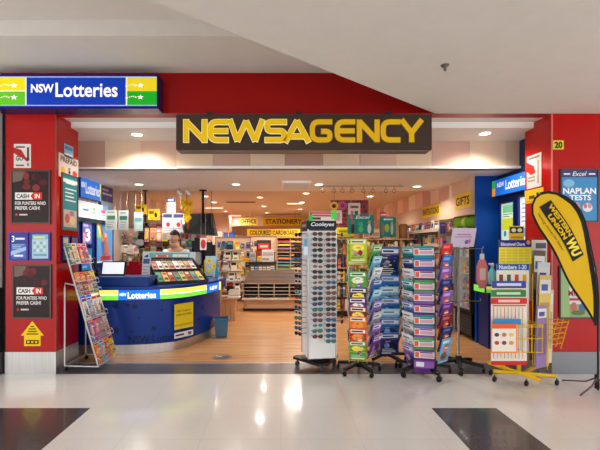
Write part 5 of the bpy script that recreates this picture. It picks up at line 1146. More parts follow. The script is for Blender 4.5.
# card carousel with wooden base
ccx, ccY = fx(231, 7.9), 7.9
cc = thing('card_carousel', 'wooden based carousel of brochures right of the counter', 'carousel', (ccx, ccY, 0))
oak = wood_mat('oak_veneer', (214, 170, 122), (206, 160, 112), (186, 140, 96), 'Z', 1, .4, .4)
q = MB(); q.bbox(-.22, .10, -.22, .22, 0, .42, oak, .01); q.bbox(-.26, .16, -.26, .26, .42, .45, oak, .008); q.build('base', cc)
q = MB(); q.tube([(0, 0, .45), (0, 0, 1.45)], .02, M((150, 140, 130), .3, .6), 8)
for z_ in (.55, .75, .95, 1.15, 1.35): q.lathe([(.05, z_), (.24, z_+.01), (.24, z_+.03), (.05, z_+.02)], M((180, 174, 168), .4, .3), seg=16)
q.build('wire_tiers', cc)
rc = random.Random(8)
for t_ in range(5):
    for k in range(8):
        a = k*PI/4+.2*t_; z_ = .58+.2*t_; c = rc.choice(['white', 'cream', 'tan', 'brown', 'grey', 'teal', 'pink', 'white', 'yellow', 'cream', 'black']); 
        dx, dy = math.cos(a), math.sin(a)
        if dy > .3: continue
        q = MB(); q.panel((-.06, 0, 0), X, Z, .12, .17, pc[c], [('rect', .1, .6, .9, .9, pc[rc.choice(pk_n)]), ('rect', .15, .1, .7, .3, pc[rc.choice(pk_n)])], .01)
        o = q.build('brochure', None, (ccx+.22*dx, ccY+.22*dy, z_), (-.25, 0, a+PI/2)); 
        tag(o, '%s brochure in the %s tier of the carousel, %s slot round' % (c, ORD[4-t_], ORD[k] if k else 'first'), 'brochure', 'brochures on the carousel')
# white molded display at the carousel foot
q = MB(); q.bbox(-.12, .12, -.1, .1, .46, .5, M((226, 216, 204), .4), .015); q.bbox(-.11, .11, .02, .1, .5, .62, M((226, 216, 204), .4), .02); tag(q.build('white_tray', None, (fx(234, 7.6), 7.6, 0)), 'white plastic tray on the carousel base', 'tray')

# left aisle racks in the middle distance
pegwall('display_partition', 'far display partition left of the central gondola hung with stationery', fx(216, 10.4), fx(250, 10.4), 10.4, .4, fz(238, 10.4), peg)
stock('partition beside gondola', 'goods on the far partition', grid(fx(219, 10.3), fx(248, 10.3), 6, .62, 1.55, 5, 10.36), ['blister_pack', 'packet', 'packet', 'gift_bag'], .115, .17, 0, ['white', 'cream', 'tan', 'grey', 'blue', 'yellow', 'brown', 'teal', 'black'])
tag(sheet('yellow_label', 'small yellow shelf label among the far stationery packs', 'label', (fx(240, 10.2), 10.2, fz(262, 10.2)), 0, .28, .1, (226, 176, 40), [('rect', .1, .4, .9, .6, (150, 110, 30))]))

# ================================================================ CENTRAL GONDOLA
Yc_ = 8.92; gx0, gx1 = fx(243, Yc_), fx(305, Yc_)
gd = thing('newspaper_gondola', 'low timber newspaper stand with black pigeonholes in the centre aisle', 'stand', (gx0, Yc_, 0)); gw = gx1-gx0
tim = wood_mat('gondola_timber', (104, 78, 58), (94, 68, 50), (64, 46, 34), 'X', 1, .5, .06)
q = MB(); q.box(.02, gw-.02, .03, .6, .02, .24, M((196, 158, 124), .5)); q.box(.06, gw-.06, .0, .03, .06, .22, M((206, 170, 138), .5)); q.build('plinth', gd)
q = MB(); q.box(0, gw, .02, .6, 0, .05, M((46, 36, 32), .5)); q.build('kick_board', gd)
q = MB(); q.bbox(-.02, gw+.02, -.10, .3, .25, .28, M((214, 190, 164), .4), .006); q.build('lip_shelf', gd)
q = MB(); q.box(0, gw, .28, .32, .28, .62, M((28, 24, 24)));
for i in range(4): q.box(gw*i/4+.012, gw*(i+1)/4-.012, .05, .28, .301, .302, M((30, 26, 26))) if False else None
for i in range(5): xx = gw*i/4; q.box(xx-.012, xx+.012, .02, .3, .28, .62, M((206, 176, 146), .5))
q.box(0, gw, .02, .3, .60, .62, M((206, 176, 146), .5)); q.box(0, gw, .02, .3, .28, .30, M((206, 176, 146), .5))
for i in range(4):
    for j in range(1, 4): q.box(gw*i/4+.012, gw*(i+1)/4-.012, .05, .28, .28+.08*j, .2865+.08*j, M((34, 30, 30), .5)); q.box(gw*i/4+.012, gw*(i+1)/4-.012, .03, .05, .276+.08*j, .292+.08*j, M((206, 190, 172), .5))  # inner boards blackened so the slots read as deep shade; lips stay pale
q.build('pigeonholes', gd)
q = MB(); q.add([(0, .02, .62), (gw, .02, .62), (gw*.84, .24, .90), (gw*.10, .24, .90), (0, .42, .62), (gw, .42, .62)], [(0, 1, 2, 3), (0, 3, 4), (1, 5, 2), (3, 2, 5, 4)], tim); q.build('sloped_back', gd)
rn = random.Random(9)
for i in range(4):
    c = ['white', 'cream', 'white', 'orange'][i]; q = MB(); q.box(0, gw/4-.05, -.08, .22, 0, .012+.01*rn.random(), M(pc[c], .7)); 
    q.box(.02, gw/4-.08, -.06, .0, .012, .0235, M((120, 116, 116) if i != 3 else (200, 90, 40), .7))
    tag(q.build('newspaper', None, (gx0+gw*i/4+.02, Yc_, .281), (0, 0, rn.uniform(-.05, .05))), '%s newspaper pile on the gondola lip shelf, %s from the left' % (c, ['first', 'second', 'third', 'fourth'][i]), 'newspaper', 'newspapers on the gondola')
# upper counter behind the gondola: shelf with small machines and packs
ub = thing('back_shelf', 'timber shelf unit with hanging teal packs behind the newspaper stand', 'shelf', (fx(249, 9.9), 9.9, 0))
q = MB(); uw = fx(276, 9.9)-fx(249, 9.9); q.box(0, uw, .02, .4, 0, 1.1, tim); q.build('carcass', ub)
q = MB(); q.bbox(-.02, uw+.02, -.16, .4, 1.02, 1.06, M((60, 48, 42), .5), .004); q.build('top_board', ub)
q = MB(); q.box(0, uw, -.1, .02, .72, .75, M((70, 56, 48), .5)); q.build('lower_board', ub)
for k in range(6):
    c = ['teal', 'blue', 'grey', 'green', 'tan', 'white'][k]; o = pack('packet', c, ['white', 'grey', 'white', 'cream', 'white', 'teal'][k], .095, .2); o.location = (fx(252.5+4*k, 9.85), 9.78, .97)
    tag(o, '%s pack hanging under the dark shelf board, %s from the left' % (c, ORD[k] if k else 'first'), 'packet', 'packs under the dark shelf')
for nm, c, a, b, hgt, lab, cat in [('card_reader', (170, 168, 170), 250, 256, .24, 'grey upright box at the left end of the dark shelf', 'box'), ('paper_stack', (226, 218, 216), 262, 274, .30, 'tall pale paper display on the dark shelf', 'display'), ('yellow_box', (230, 196, 40), 257.5, 262, .14, 'small yellow box on the dark shelf', 'box'), ('red_label_box', (170, 40, 50), 257, 261, .26, 'small red topped box behind the yellow one', 'box')]:
    q = MB(); w3 = (b-a)*9.9/F; q.bbox(0, w3, 0, .1, 0, hgt, M(c, .5), .01); q.box(.02, w3-.02, -.003, 0, hgt*.5, hgt*.8, M(tuple(int(v*.8) for v in c))); 
    q.box(.01, w3*.6, -.003, 0, hgt*.15, hgt*.3, M((150, 140, 150))); tag(q.build(nm, None, (fx(a, 9.9), 9.93 if nm == 'red_label_box' else 9.8, 1.06)), lab, cat)

# coloured cardboard shelving at the back
Yk2 = 12.4; kx0, kx1 = fx(277, Yk2), fx(304, Yk2)
cs_ = thing('cardboard_shelving', 'tall open shelving of coloured cardboard sheets at the back', 'shelving', (kx0, Yk2, 0)); kw = kx1-kx0
q = MB()
for x_ in (0, kw/2, kw): q.box(x_-.012, x_+.012, 0, .5, 0, 1.72, M((200, 170, 140), .5))
q.box(0, kw, .48, .5, 0, 1.72, M((150, 116, 92), .5)); q.box(0, kw, 0, .48, 1.70, 1.73, M((200, 170, 140), .5)); q.build('uprights', cs_)
cards = ['white', 'blue', 'yellow', 'green', 'brown', 'pink', 'orange', 'red', 'teal', 'purple', 'cream', 'black']
for j in range(12):
    z_ = .42+.105*j; q = MB(); q.box(.012, kw-.012, 0, .48, z_-.012, z_, M((206, 180, 152), .5)); q.build('shelf_board', cs_)
    for i in range(2):
        c = cards[(j*5+i*7) % 12]; q = MB(); q.box(0, kw/2-.06, .0, .4, 0, .045, M(pc[c], .5)); q.box(0, kw/2-.06, -.001, .399, .02, .024, M(tuple(int(v*.75) for v in pc[c])))
        tag(q.build('card_stack', None, (kx0+.03+i*kw/2, Yk2+.01, z_)), '%s cardboard stack, %s shelf, %s half of the back shelving' % (c, ORD[11-j], ['left', 'right'][i]), 'cardboard', 'coloured cardboard stacks')
# red box with screen + other back wall things
q = MB(); q.bbox(0, .42, 0, .2, 0, .34, M((60, 44, 40), .5), .01); q.box(.05, .37, -.005, 0, .08, .24, M((210, 50, 44), .5)); q.box(.1, .32, -.008, -.004, .13, .19, M((236, 190, 180)))
tag(q.build('red_display_box', None, (fx(256.5, 11.6), 11.62, 1.281)), 'dark framed red display box below the coloured cardboard sign', 'box')
q = MB(); q.bbox(0, .6, 0, .4, 1.24, 1.28, M((70, 54, 46), .5), .004); q.box(.02, .58, .36, .4, 0, 1.24, tim); q.box(.02, .06, 0, .4, 0, 1.24, tim)
tag(q.build('back_wall_shelf', None, (fx(255, 11.6), 11.6, 0)), 'dark topped shelf carrying the red display box at the back', 'shelf')
pegwall('display_partition', 'back wall board hung with stationery under the coloured cardboard sign', fx(232, 12.9), fx(276, 12.9), 12.9, .4, 1.75, peg)
stock('back wall board', 'goods on the back wall board', grid(fx(236, 12.8), fx(256, 12.8), 5, .9, 1.6, 4, 12.86), ['blister_pack', 'packet'], .11, .16, 0, ['white', 'cream', 'grey', 'blue', 'red', 'yellow', 'teal', 'black'])
# yellow signs
def ysign(t_, px0, px1, yt, yb, Y, label, zc, rz=0, base=(232, 190, 30), tc=(60, 44, 20), emit=0.0):
    w_ = fx(px1, Y)-fx(px0, Y); h__ = fz(yt, Y)-fz(yb, Y); r = thing('aisle_sign', label, 'sign', (fx(px0, Y), Y, fz(yb, Y)), rz)
    q = MB(); q.panel((0, 0, 0), X, Z, w_, h__, base, [('text', t_, .05, .2, .95, .82, tc, .03)], .02, emit=emit); q.build('face', r)
    if zc:
        q = MB()
        for a in (.1, .9): q.tube([(a*w_, .01, h__), (a*w_, .01, zc-fz(yb, Y))], .004, M((120, 100, 84)), 4)
        q.build('hangers', r)
ysign('OFFICE', 239.5, 257.5, 218, 225, 14.975, 'bright yellow OFFICE sign on the pink bulkhead at the back', None, base=(250, 224, 110), emit=.1)  # no lamp inside; brightness put in as paler yellow and faint glow
ysign('STATIONERY', 263.5, 304, 217.5, 225.5, 14.975, 'yellow STATIONERY sign on the pink bulkhead at the back', None)
ysign('COLOURED CARDBOARD', 247, 300, 229, 236.5, 13.0, 'long yellow COLOURED CARDBOARD sign at the back', 2.58)
ysign('GAMES', 410, 428, 228, 234, 12, 'small yellow aisle sign far back on the right', 2.58) if False else None

# ================================================================ RIGHT WALL
def rwall(px_near, px_far, yt, yb, Xp):
    Yn2, Yf2 = sideY(px_near, Xp), sideY(px_far, Xp); return Yn2, Yf2, fz(yb, Yn2), fz(yt, Yn2)
for t_, pn, pf, yt, yb, Xp, lab in [('INVITATIONS', 440, 422, 203, 215, 2.895, 'yellow INVITATIONS sign on the right wall fascia'), ('GIFTS', 470.5, 455, 191.5, 206.5, 2.855, 'yellow GIFTS sign on the right wall fascia near the blue wall')]:
    Yn2, Yf2, z0, z1 = rwall(pn, pf, yt, yb, Xp); r = thing('aisle_sign', lab, 'sign', (Xp, Yf2, z0), -PI/2); q = MB()
    q.panel((0, 0, 0), X, Z, Yf2-Yn2, z1-z0, (240, 200, 30), [('text', t_, .06, .2, .94, .8, (60, 46, 20), .03)], .012); q.build('face', r)
stock('shelving end by fridge', 'goods on the shelving end', [[(2.76, 6.815, z_), (2.87, 6.815, z_)] for z_ in (1.85, 1.62, 1.39, 1.16, .93, .7)], ['packet', 'blister_pack', 'gift_bag'], .10, .19, 0, ['white', 'blue', 'red', 'teal', 'pink', 'purple', 'cream'])
# greeting card shelving along the right wall
def wall_shelf(y0, y1, x, zs, depth, label, colr=(70, 52, 44)):
    r = thing('wall_shelving', label, 'shelving', (x, y0, 0)); L_ = y1-y0
    q = MB(); q.box(depth-.02, depth, 0, L_, 0, 1.9, M((196, 168, 140), .5)); q.build('back_panel', r)
    for z_ in zs: q = MB(); q.box(0, depth-.02, 0, L_, z_-.02, z_, M(colr, .5)); q.box(-.01, 0, 0, L_, z_-.02, z_+.04, M((190, 176, 160), .4)); q.build('shelf_board', r)
    q = MB(); q.box(0, depth, -.02, 0, 0, 1.9, M((180, 150, 122), .5)); q.build('end_panel', r); q = MB(); q.box(0, depth, L_, L_+.02, 0, 1.9, M((180, 150, 122), .5)); q.build('end_panel', r)
wall_shelf(6.85, 9.2, 2.70, [.25, .55, .85, 1.15, 1.45, 1.72], .22, 'dark shelving of cards and gifts along the right wall, nearer section')
wall_shelf(9.3, 12.6, 2.66, [.25, .55, .85, 1.15, 1.45, 1.72], .26, 'dark shelving of cards along the right wall, farther section')
rk = random.Random(33)
for sec, (ya, yb, x, n_) in enumerate([(6.95, 9.1, 2.72, 13), (9.4, 12.5, 2.68, 14)]):
    for j, z_ in enumerate([1.15, 1.45, 1.72]):
        for i in range(n_):
            c = rk.choice(['white', 'cream', 'black', 'blue', 'pink', 'tan', 'teal', 'red', 'grey', 'white', 'white', 'purple']); c2 = rk.choice([p for p in pk_n if p != c])
            q = MB(); h__ = rk.uniform(.15, .23) if j < 2 else rk.uniform(.14, .2); q.panel((0, 0, 0), X, Z, .13, h__, pc[c], [('rect', .15, .3, .85, .75, pc[c2]), ('rect', .2, .82, .8, .9, (90, 84, 84))], .003+.02*(rk.random() < .3))
            tag(q.build('greeting_card', None, (x+.05, ya+(yb-ya)*(i+.9)/n_, z_), (-.14, 0, -PI/2+rk.uniform(.0, .25))), '%s greeting card, %s section, %s shelf, %s from the front' % (c, ['near', 'far'][sec], ORD[2-j], ORD[i] if i else 'first'), 'card', 'greeting cards on the right wall')
# tan gift box, etc on top of the farther shelving visible beside the spinners
for px, yt, yb, c, lab in [(394, 226, 243, (206, 160, 110), 'tan cylinder box standing on top of a shelf right of the teal posters'), (403, 226, 240, (150, 110, 80), 'brown gift box beside the tan cylinder box')]:
    Yq = 8.4; q = MB(); q.lathe([(0, 0), (.09, 0), (.09, fz(yt, Yq)-fz(yb, Yq)), (.07, fz(yt, Yq)-fz(yb, Yq)+.02), (0, fz(yt, Yq)-fz(yb, Yq)+.02)], M(c, .6), seg=14)
    tag(q.build('gift_box', None, (fx(px, Yq), Yq, 1.60)), lab, 'box')

# bookcase behind the spinners
Yb_ = 8.2; bx0, bx1 = fx(333, Yb_), fx(424, Yb_); bw = bx1-bx0
bc = thing('bookcase', 'pale timber bookcase facing the entrance behind the spinners', 'bookcase', (bx0, Yb_, 0))
q = MB(); q.box(0, bw, .33, .35, 0, 1.58, M((206, 170, 128), .5)); 
for i in range(5): q.box(bw*i/4-.015, bw*i/4+.015, 0, .33, .12, 1.58, oak)
q.build('carcass', bc); q = MB(); q.box(0, bw, .03, .33, 0, .12, M((40, 34, 30), .5)); q.build('plinth', bc)
zsb = [.12, .41, .70, .99, 1.28, 1.58]
for z_ in zsb: q = MB(); q.box(-.015, bw+.015, -.01, .33, z_, z_+.02, oak); q.build('shelf_board', bc)
rb2 = random.Random(17); bkc = ['cream', 'tan', 'white', 'orange', 'yellow', 'brown', 'red', 'blue', 'teal', 'pink', 'white', 'cream']
for j in range(5):
    for bay in range(4):
        xx = bx0+bw*bay/4+.03; k = 0
        while xx < bx0+bw*(bay+1)/4-.07 and k < 7:
            w3 = rb2.uniform(.03, .075); h__ = rb2.uniform(.17, .25); c = rb2.choice(bkc); q = MB(); q.box(0, w3, 0, .2, 0, h__, M(pc[c], .5)); q.box(.004, w3-.004, -.001, 0, h__*.6, h__*.8, M(pc[rb2.choice(bkc)], .5))
            tag(q.build('paperback', None, (xx, Yb_+.03, zsb[j]+.0205)), '%s paperback, %s bookcase shelf, %s bay, %s from its left' % (c, ORD[4-j], ['left', 'second', 'third', 'right'][bay], ORD[k] if k else 'first'), 'book', 'paperbacks in the bookcase')
            xx += w3+rb2.uniform(.004, .03); k += 1
# top goods on the bookcase
stock('bookcase top', 'gifts standing on the bookcase', [[(bx0+.3+bw*i/9, Yb_+.15, 1.60+.2) for i in range(8)]], ['packet'], .13, .2, 0, ['cream', 'tan', 'white', 'pink', 'teal', 'yellow'])


# fridge in its alcove
fr = thing('drinks_fridge', 'black drinks fridge with a lit glass door beside the blue wall', 'fridge', (2.905, 6.67, 0), -PI/2)
fk_ = M((34, 32, 36), .35); FW, FH, FD = .60, 1.74, .55
q = MB(); q.box(0, .03, 0, FD, .06, FH, fk_); q.box(FW-.03, FW, 0, FD, .06, FH, fk_); q.box(0, FW, 0, FD, .06, .40, fk_); q.box(0, FW, 0, FD, FH-.12, FH, fk_); q.box(0, FW, FD-.03, FD, .06, FH, M((226, 230, 232), .5))
q.box(.03, .034, .02, FD-.03, .4, FH-.12, M((230, 232, 234), .5)); q.box(FW-.034, FW-.03, .02, FD-.03, .4, FH-.12, M((230, 232, 234), .5)); q.build('cabinet', fr)
q = MB()
for k in range(7): q.box(.05, FW-.05, -.008, 0, .10+k*.04, .118+k*.04, M((70, 68, 72), .4))
q.build('vent_grille', fr)
q = MB(); q.box(.0, FW, -.03, -.002, .42, .46, fk_); q.box(0, FW, -.03, -.002, FH-.16, FH-.0, fk_); q.box(0, .045, -.03, -.002, .46, FH-.16, M((150, 152, 156), .3, .5)); q.box(FW-.045, FW, -.03, -.002, .46, FH-.16, fk_); dr_ = q.build('door', fr)
q = MB(); q.box(.045, FW-.045, -.02, -.012, .46, FH-.16, M((210, 226, 226), .03, 0, 0, 0, 0, .14)); q.build('glass', dr_)
q = MB(); q.tube([(.07, -.03, .8), (.07, -.065, .84), (.07, -.065, 1.2), (.07, -.03, 1.24)], .009, M((190, 192, 196), .25, .8), 6); q.build('handle', dr_)
q = MB(); q.box(.05, FW-.05, .04, .07, FH-.145, FH-.125, M((244, 250, 255), .4, 0, 6.0)); q.build('light_tube', fr)
q = MB()
for sx in (.06, FW-.06):
    for sy in (.05, FD-.05): q.lathe([(.02, 0), (.02, .06)], M((20, 20, 22)), c=(sx, sy, 0), seg=8)
q.build('feet', fr)
fz_ = [.47, .74, 1.01, 1.28]
for z_ in fz_: q = MB(); q.box(.035, FW-.035, .05, FD-.04, z_-.008, z_, M((214, 218, 220), .3, .3)); q.build('wire_shelf', fr)
fm4 = Matrix.Translation((2.905, 6.67, 0)) @ Matrix.Rotation(-PI/2, 4, 'Z')
rd = random.Random(3); dc = {'green': (70, 160, 80), 'red': (200, 44, 44), 'orange': (236, 140, 40), 'blue': (50, 110, 200), 'clear': (200, 220, 226), 'pink': (226, 120, 150), 'brown': (90, 50, 36), 'yellow': (236, 216, 80)}
for j, z_ in enumerate(fz_):
    for i in range(7):
        c = rd.choice(list(dc)); q = MB(); q.lathe([(0, 0), (.029, 0), (.03, .01), (.03, .12), (.012, .17), (.011, .195), (0, .195)], M(dc[c], .25), seg=10); q.lathe([(.0305, .045), (.0305, .1)], M(dc[rd.choice(list(dc))], .4), seg=10)
        o = q.build('drink_bottle'); o.matrix_world = fm4 @ Matrix.Translation((.085+.072*i, .12, z_+.0005)); tag(o, '%s drink bottle on the %s fridge shelf, %s from the far side' % (c, ORD[3-j], ORD[i] if i else 'first'), 'bottle', 'bottles in the fridge')
gb = thing('green_roll_pack', 'bright green wrapped roll pack with a black end on the fridge top', 'pack', (2.95, 6.36, 1.742), -PI/2+.35)
q = MB(); q.tube([(-.26, .08, .092), (.19, .08, .092)], .090, M((140, 200, 40), .4), 14); q.tube([(-.1, .08, .092), (-.04, .08, .092)], .0915, M((226, 226, 120), .4), 14); q.build('wrap', gb)
q = MB(); q.tube([(.19, .08, .092), (.25, .08, .092)], .091, M((24, 24, 26), .4), 14); q.build('end_cap', gb)

# small blue ticket bench with glowing band in the right nook
tb = thing('ticket_bench', 'small blue ticket bench with glowing green band by the right column', 'bench', (2.92, 5.62, 0))
q = MB(); q.bbox(0, .30, 0, .3, 0, .78, M((16, 40, 110), .35), .01); q.build('body', tb)
q = MB(); q.bbox(-.06, .33, -.03, .33, .78, .90, M((14, 60, 120), .3), .012); q.build('top', tb)
q = MB(); q.box(-.05, .10, -.036, -.03, .795, .885, M((120, 220, 70), .4, 0, .4)); q.box(.10, .31, -.036, -.03, .795, .885, M((70, 150, 230), .4, 0, .7)); q.box(-.05, .06, -.038, -.035, .845, .885, M((240, 230, 110), .4, 0, .4)); q.box(-.066, -.06, .0, .3, .795, .885, M((120, 220, 70), .4, 0, .7)); q.build('light_band', tb)
cp = thing('cyan_bottle', 'pale cyan spray bottle standing on the small blue ticket bench', 'bottle', (2.99, 5.66, .902))
q = MB(); q.lathe([(0, 0), (.05, 0), (.055, .02), (.055, .17), (.02, .23), (.02, .26), (0, .26)], M((120, 200, 210), .3), seg=14); q.build('body', cp)
q = MB(); q.lathe([(0, .26), (.024, .26), (.024, .30), (.0, .31)], M((240, 240, 240), .3), seg=12); q.box(-.05, .0, -.01, .01, .285, .305, M((240, 240, 240), .3)); q.build('spray_head', cp)

# ---- boards and posters hanging over the spinners
mb_ = thing('maroon_board', 'maroon patterned hanging board with framed white sheets and flowers', 'board', (fx(349.5, 7.6), 7.6, fz(200, 7.6)))
w_, h__ = 38*7.6/F, 26*7.6/F
q = MB(); dd = []
for j in range(6):
    for i in range(9): dd.append(('rect', (i+.1+(j % 2)*.3)/9.6, (j+.12)/6, (i+.85+(j % 2)*.3)/9.6, (j+.8)/6, [(120, 40, 52), (140, 52, 60), (104, 36, 46)][(i+j) % 3]))
dd += [('rect', .0, .1, .30, .6, (214, 200, 192)), ('rect', .05, .2, .24, .5, (170, 150, 150)), ('rect', .46, .25, .78, .88, (222, 210, 202)), ('rect', .51, .68, .73, .78, (110, 100, 100)), ('rect', .52, .36, .6, .58, (140, 130, 130)), ('rect', .63, .36, .72, .58, (90, 80, 84))]
q.panel((-w_/2, 0, -h__), X, Z, w_, h__, (150, 70, 76), dd, .02); q.build('board', mb_)
for sx in (-.4, .4): q = MB(); q.tube([(sx*w_, 0, 0), (sx*w_, 0, 2.5-fz(200, 7.6))], .003, M((90, 80, 76)), 4); q.build('hanging_wire', mb_)
for px, py, c1, c2, lab in [(334, 206, (236, 196, 80), (100, 60, 30), 'yellow paper sunflower on the maroon hanging board'), (342.5, 205.5, (196, 96, 140), (150, 60, 100), 'pink paper flower on the maroon hanging board')]:
    r = thing('paper_flower', lab, 'decoration', (fx(px, 7.575), 7.575, fz(py, 7.575))); q = MB()
    for k in range(12):
        a = k*PI/6; d = Vector((math.cos(a), 0, math.sin(a))); t_ = Vector((-d.z, 0, d.x)); q.add([d*.03-t_*.015, d*.06-t_*.02+Vector((0, -.012, 0)), d*.10+Vector((0, -.004, 0)), d*.06+t_*.02+Vector((0, -.012, 0)), d*.03+t_*.015, d*.06+Vector((0, .01, 0))], [(0, 1, 2, 3, 4), (0, 5, 2), (2, 5, 4)], M(c1, .6))
    q.build('petals', r); q = MB(); q.ball((0, -.005, 0), (.04, .016, .04), M(c2, .8), 10, 6); q.build('flower_centre', r)
kid = lambda x, c, d_: [('disc', x, .28, .07, .26, c), ('disc', x, .60, .055, .1, d_)]
hung('teal_poster', 'large teal Excel poster hanging over the yellow wire spinner', 'poster', 347.5, 374, 214.5, 234, 6.72, (28, 140, 130), [('text', 'Excel', .3, .78, .85, .95, (226, 240, 236), .02, .3), ('disc', .14, .86, .06, .09, (220, 90, 60)), ('disc', .5, .5, .09, .12, (60, 190, 150)), ('disc', .5, .25, .09, .16, (90, 200, 120))]+kid(.2, (60, 40, 50), (170, 110, 90))+kid(.82, (226, 226, 226), (200, 150, 120)), 2.45)
hung('teal_poster', 'smaller teal poster with yellow figure hanging over the black spinner', 'poster', 379.5, 396, 217, 237, 6.72, (30, 136, 126), [('rect', .25, .84, .8, .92, (200, 226, 220)), ('disc', .45, .45, .14, .2, (170, 200, 60)), ('disc', .2, .4, .08, .3, (150, 110, 90)), ('disc', .75, .4, .08, .3, (200, 190, 180)), ('disc', .75, .68, .07, .08, (206, 150, 120))], 2.45)
hung('small_card', 'small maroon card hanging above the smaller teal poster', 'card', 380, 386.5, 212, 217, 7.2, (150, 50, 70), [('rect', .1, .3, .9, .6, (210, 160, 160))])
hung('yellow_card_sign', 'yellow sign hanging right of the sunglasses tower', 'sign', 336.5, 353, 227.5, 236.5, 7.0, (240, 222, 40), [('rect', .05, .05, .95, .25, (206, 180, 30)), ('text', 'TOYS', .2, .38, .8, .8, (90, 70, 20), .03)][:1]+[('rect', .15, .45, .85, .7, (170, 150, 30))])

# ================================================================ PERSON behind the counter
px_, Yq = 175, 6.95
pxw = fx(175.5, Yq); hz = fz(245, Yq)
def skin(name, nodes, edges, m, parent=None, sub=2):
    me = bpy.data.meshes.new(name); me.from_pydata([n_[0] for n_ in nodes], edges, []); me.materials.append(m)
    o = bpy.data.objects.new(name, me); C.objects.link(o)
    md = o.modifiers.new('skin', 'SKIN'); md.use_smooth_shade = True
    for i, n_ in enumerate(nodes):
        r = n_[1]; me.skin_vertices[0].data[i].radius = (r, r) if not isinstance(r, tuple) else r
    me.skin_vertices[0].data[0].use_root = True
    sb = o.modifiers.new('sub', 'SUBSURF'); sb.levels = sub; sb.render_levels = sub
    if parent: o.parent = parent
    return o
skn = M((214, 160, 132), .55)
ps_ = thing('person', 'person with dark hair and pale shirt behind the ticket case, head bowed', 'person', (pxw, Yq+.05, 0))
N_ = [((0, .04, .92), .13), ((0, .05, 1.08), .12), ((0, .03, 1.24), .135), ((0, -.0, 1.36), .10), ((0, -.03, 1.43), .055), ((-.01, -.07, 1.52), .06),
      ((-.17, -.0, 1.34), .06), ((-.24, -.02, 1.10), .045), ((-.20, -.20, .97), .036), ((-.17, -.27, .95), .03),
      ((.17, -.0, 1.34), .06), ((.24, -.02, 1.10), .045), ((.20, -.20, .97), .036), ((.17, -.27, .95), .03),
      ((-.10, .04, .84), .095), ((-.11, .03, .47), .062), ((-.11, .07, .09), .042), ((-.11, -.08, .04), .035),
      ((.10, .04, .84), .095), ((.11, .03, .47), .062), ((.11, .07, .09), .042), ((.11, -.08, .04), .035)]
E_ = [(0, 1), (1, 2), (2, 3), (3, 4), (4, 5), (3, 6), (6, 7), (7, 8), (8, 9), (3, 10), (10, 11), (11, 12), (12, 13), (0, 14), (14, 15), (15, 16), (16, 17), (0, 18), (18, 19), (19, 20), (20, 21)]
for side, s_ in ((9, -1), (13, 1)):
    base = N_[side][0]
    for k, (dx, ln) in enumerate([(-.028, .07), (-.010, .085), (.010, .08), (.028, .065)]):
        a = len(N_); N_.append(((base[0]+dx*.8, base[1]-.05, base[2]-.005), .010)); N_.append(((base[0]+dx, base[1]-.05-ln*.6, base[2]-.015), .009)); N_.append(((base[0]+dx, base[1]-.05-ln, base[2]-.035), .008)); E_ += [(side, a), (a, a+1), (a+1, a+2)]
    a = len(N_); N_.append(((base[0]-s_*.04, base[1]-.02, base[2]), .011)); N_.append(((base[0]-s_*.055, base[1]-.055, base[2]-.015), .009)); E_ += [(side, a), (a, a+1)]
skin('body', N_, E_, skn, ps_)
sh_n = [((0, .04, .93), .15), ((0, .05, 1.08), .14), ((0, .03, 1.24), .155), ((0, .0, 1.355), .115), ((-.17, 0, 1.34), .078), ((-.225, -.01, 1.16), .066), ((.17, 0, 1.34), .078), ((.225, -.01, 1.16), .066)]
skin('shirt', sh_n, [(0, 1), (1, 2), (2, 3), (3, 4), (4, 5), (3, 6), (6, 7)], M((222, 222, 228), .8), ps_)
skin('trousers', [((0, .04, .90), .15), ((-.10, .04, .82), .115), ((-.11, .03, .47), .082), ((-.11, .07, .12), .062), ((.10, .04, .82), .115), ((.11, .03, .47), .082), ((.11, .07, .12), .062)], [(0, 1), (1, 2), (2, 3), (0, 4), (4, 5), (5, 6)], M((40, 42, 54), .8), ps_)
hm = Matrix.Translation((-.01, -.09, 1.60-.0)) @ Matrix.Rotation(.42, 4, 'X') @ Matrix.Rotation(-.25, 4, 'Z') @ Matrix.Rotation(.12, 4, 'Y')
q = MB()
bm = bmesh.new(); bmesh.ops.create_uvsphere(bm, u_segments=24, v_segments=18, radius=1)
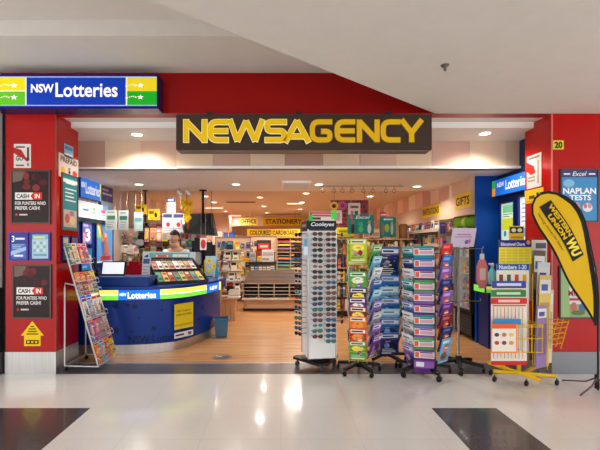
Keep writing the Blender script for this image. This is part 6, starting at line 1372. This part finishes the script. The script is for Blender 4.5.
for v in bm.verts:
    x_, y_, z_ = v.co
    f = 1-.22*max(0, -z_)**1.3
    v.co = (x_*.076*f, y_*.098*(f if y_ < 0 else 1)+(.004 if z_ < -.5 and y_ < 0 else 0), z_*.118)
    g = math.exp(-((x_/.16)**2+((z_+.12)/.2)**2)); 
    if y_ < 0: v.co.y -= .020*g
    for ex in (-.42, .42):
        g2 = math.exp(-(((x_-ex)/.2)**2+((z_-.08)/.12)**2)); 
        if y_ < 0: v.co.y += .008*g2
bm.verts.index_update(); q.add([hm @ v.co for v in bm.verts], [[v.index for v in f.verts] for f in bm.faces], skn, True); bm.free()
for s_ in (-1, 1):
    q.ball(hm @ Vector((s_*.078, .005, 0)), (.01, .018, .03), skn, 8, 6)
q.build('head', ps_)
for s_ in (-1, 1):
    q = MB(); q.ball(hm @ Vector((s_*.03, -.085, .012)), .011, M((240, 236, 232), .3), 8, 6); q.ball(hm @ Vector((s_*.03, -.0935, .010)), .0055, M((50, 34, 26), .3), 8, 6); q.build('eye', ps_)
q = MB(); q.tube([hm @ Vector(v) for v in [(-.022, -.088, -.062), (0, -.096, -.06), (.022, -.088, -.062)]], [.003, .006, .003], M((176, 96, 90), .5), 6); q.build('mouth', ps_)
q = MB(); bm = bmesh.new(); bmesh.ops.create_uvsphere(bm, u_segments=24, v_segments=16, radius=1)
dead = []
for v in bm.verts:
    x_, y_, z_ = v.co
    if (y_ < -.25 and z_ < .45) or z_ < -.55: dead.append(v)
    v.co = (x_*.088, y_*.11+.006, z_*.128+.006)
bmesh.ops.delete(bm, geom=dead, context='VERTS'); bm.verts.index_update()
q.add([hm @ v.co for v in bm.verts], [[v.index for v in f.verts] for f in bm.faces], M((34, 26, 24), .6), True); bm.free()
q.ball(hm @ Vector((-.05, .10, -.03)), (.055, .05, .08), M((34, 26, 24), .6), 10, 8); q.build('hair', ps_)
for s_ in (-1, 1):
    q = MB(); q.bbox(s_*.11-.045, s_*.11+.045, -.15, .12, 0, .075, M((30, 28, 30), .5), .02); q.build('shoe', ps_)
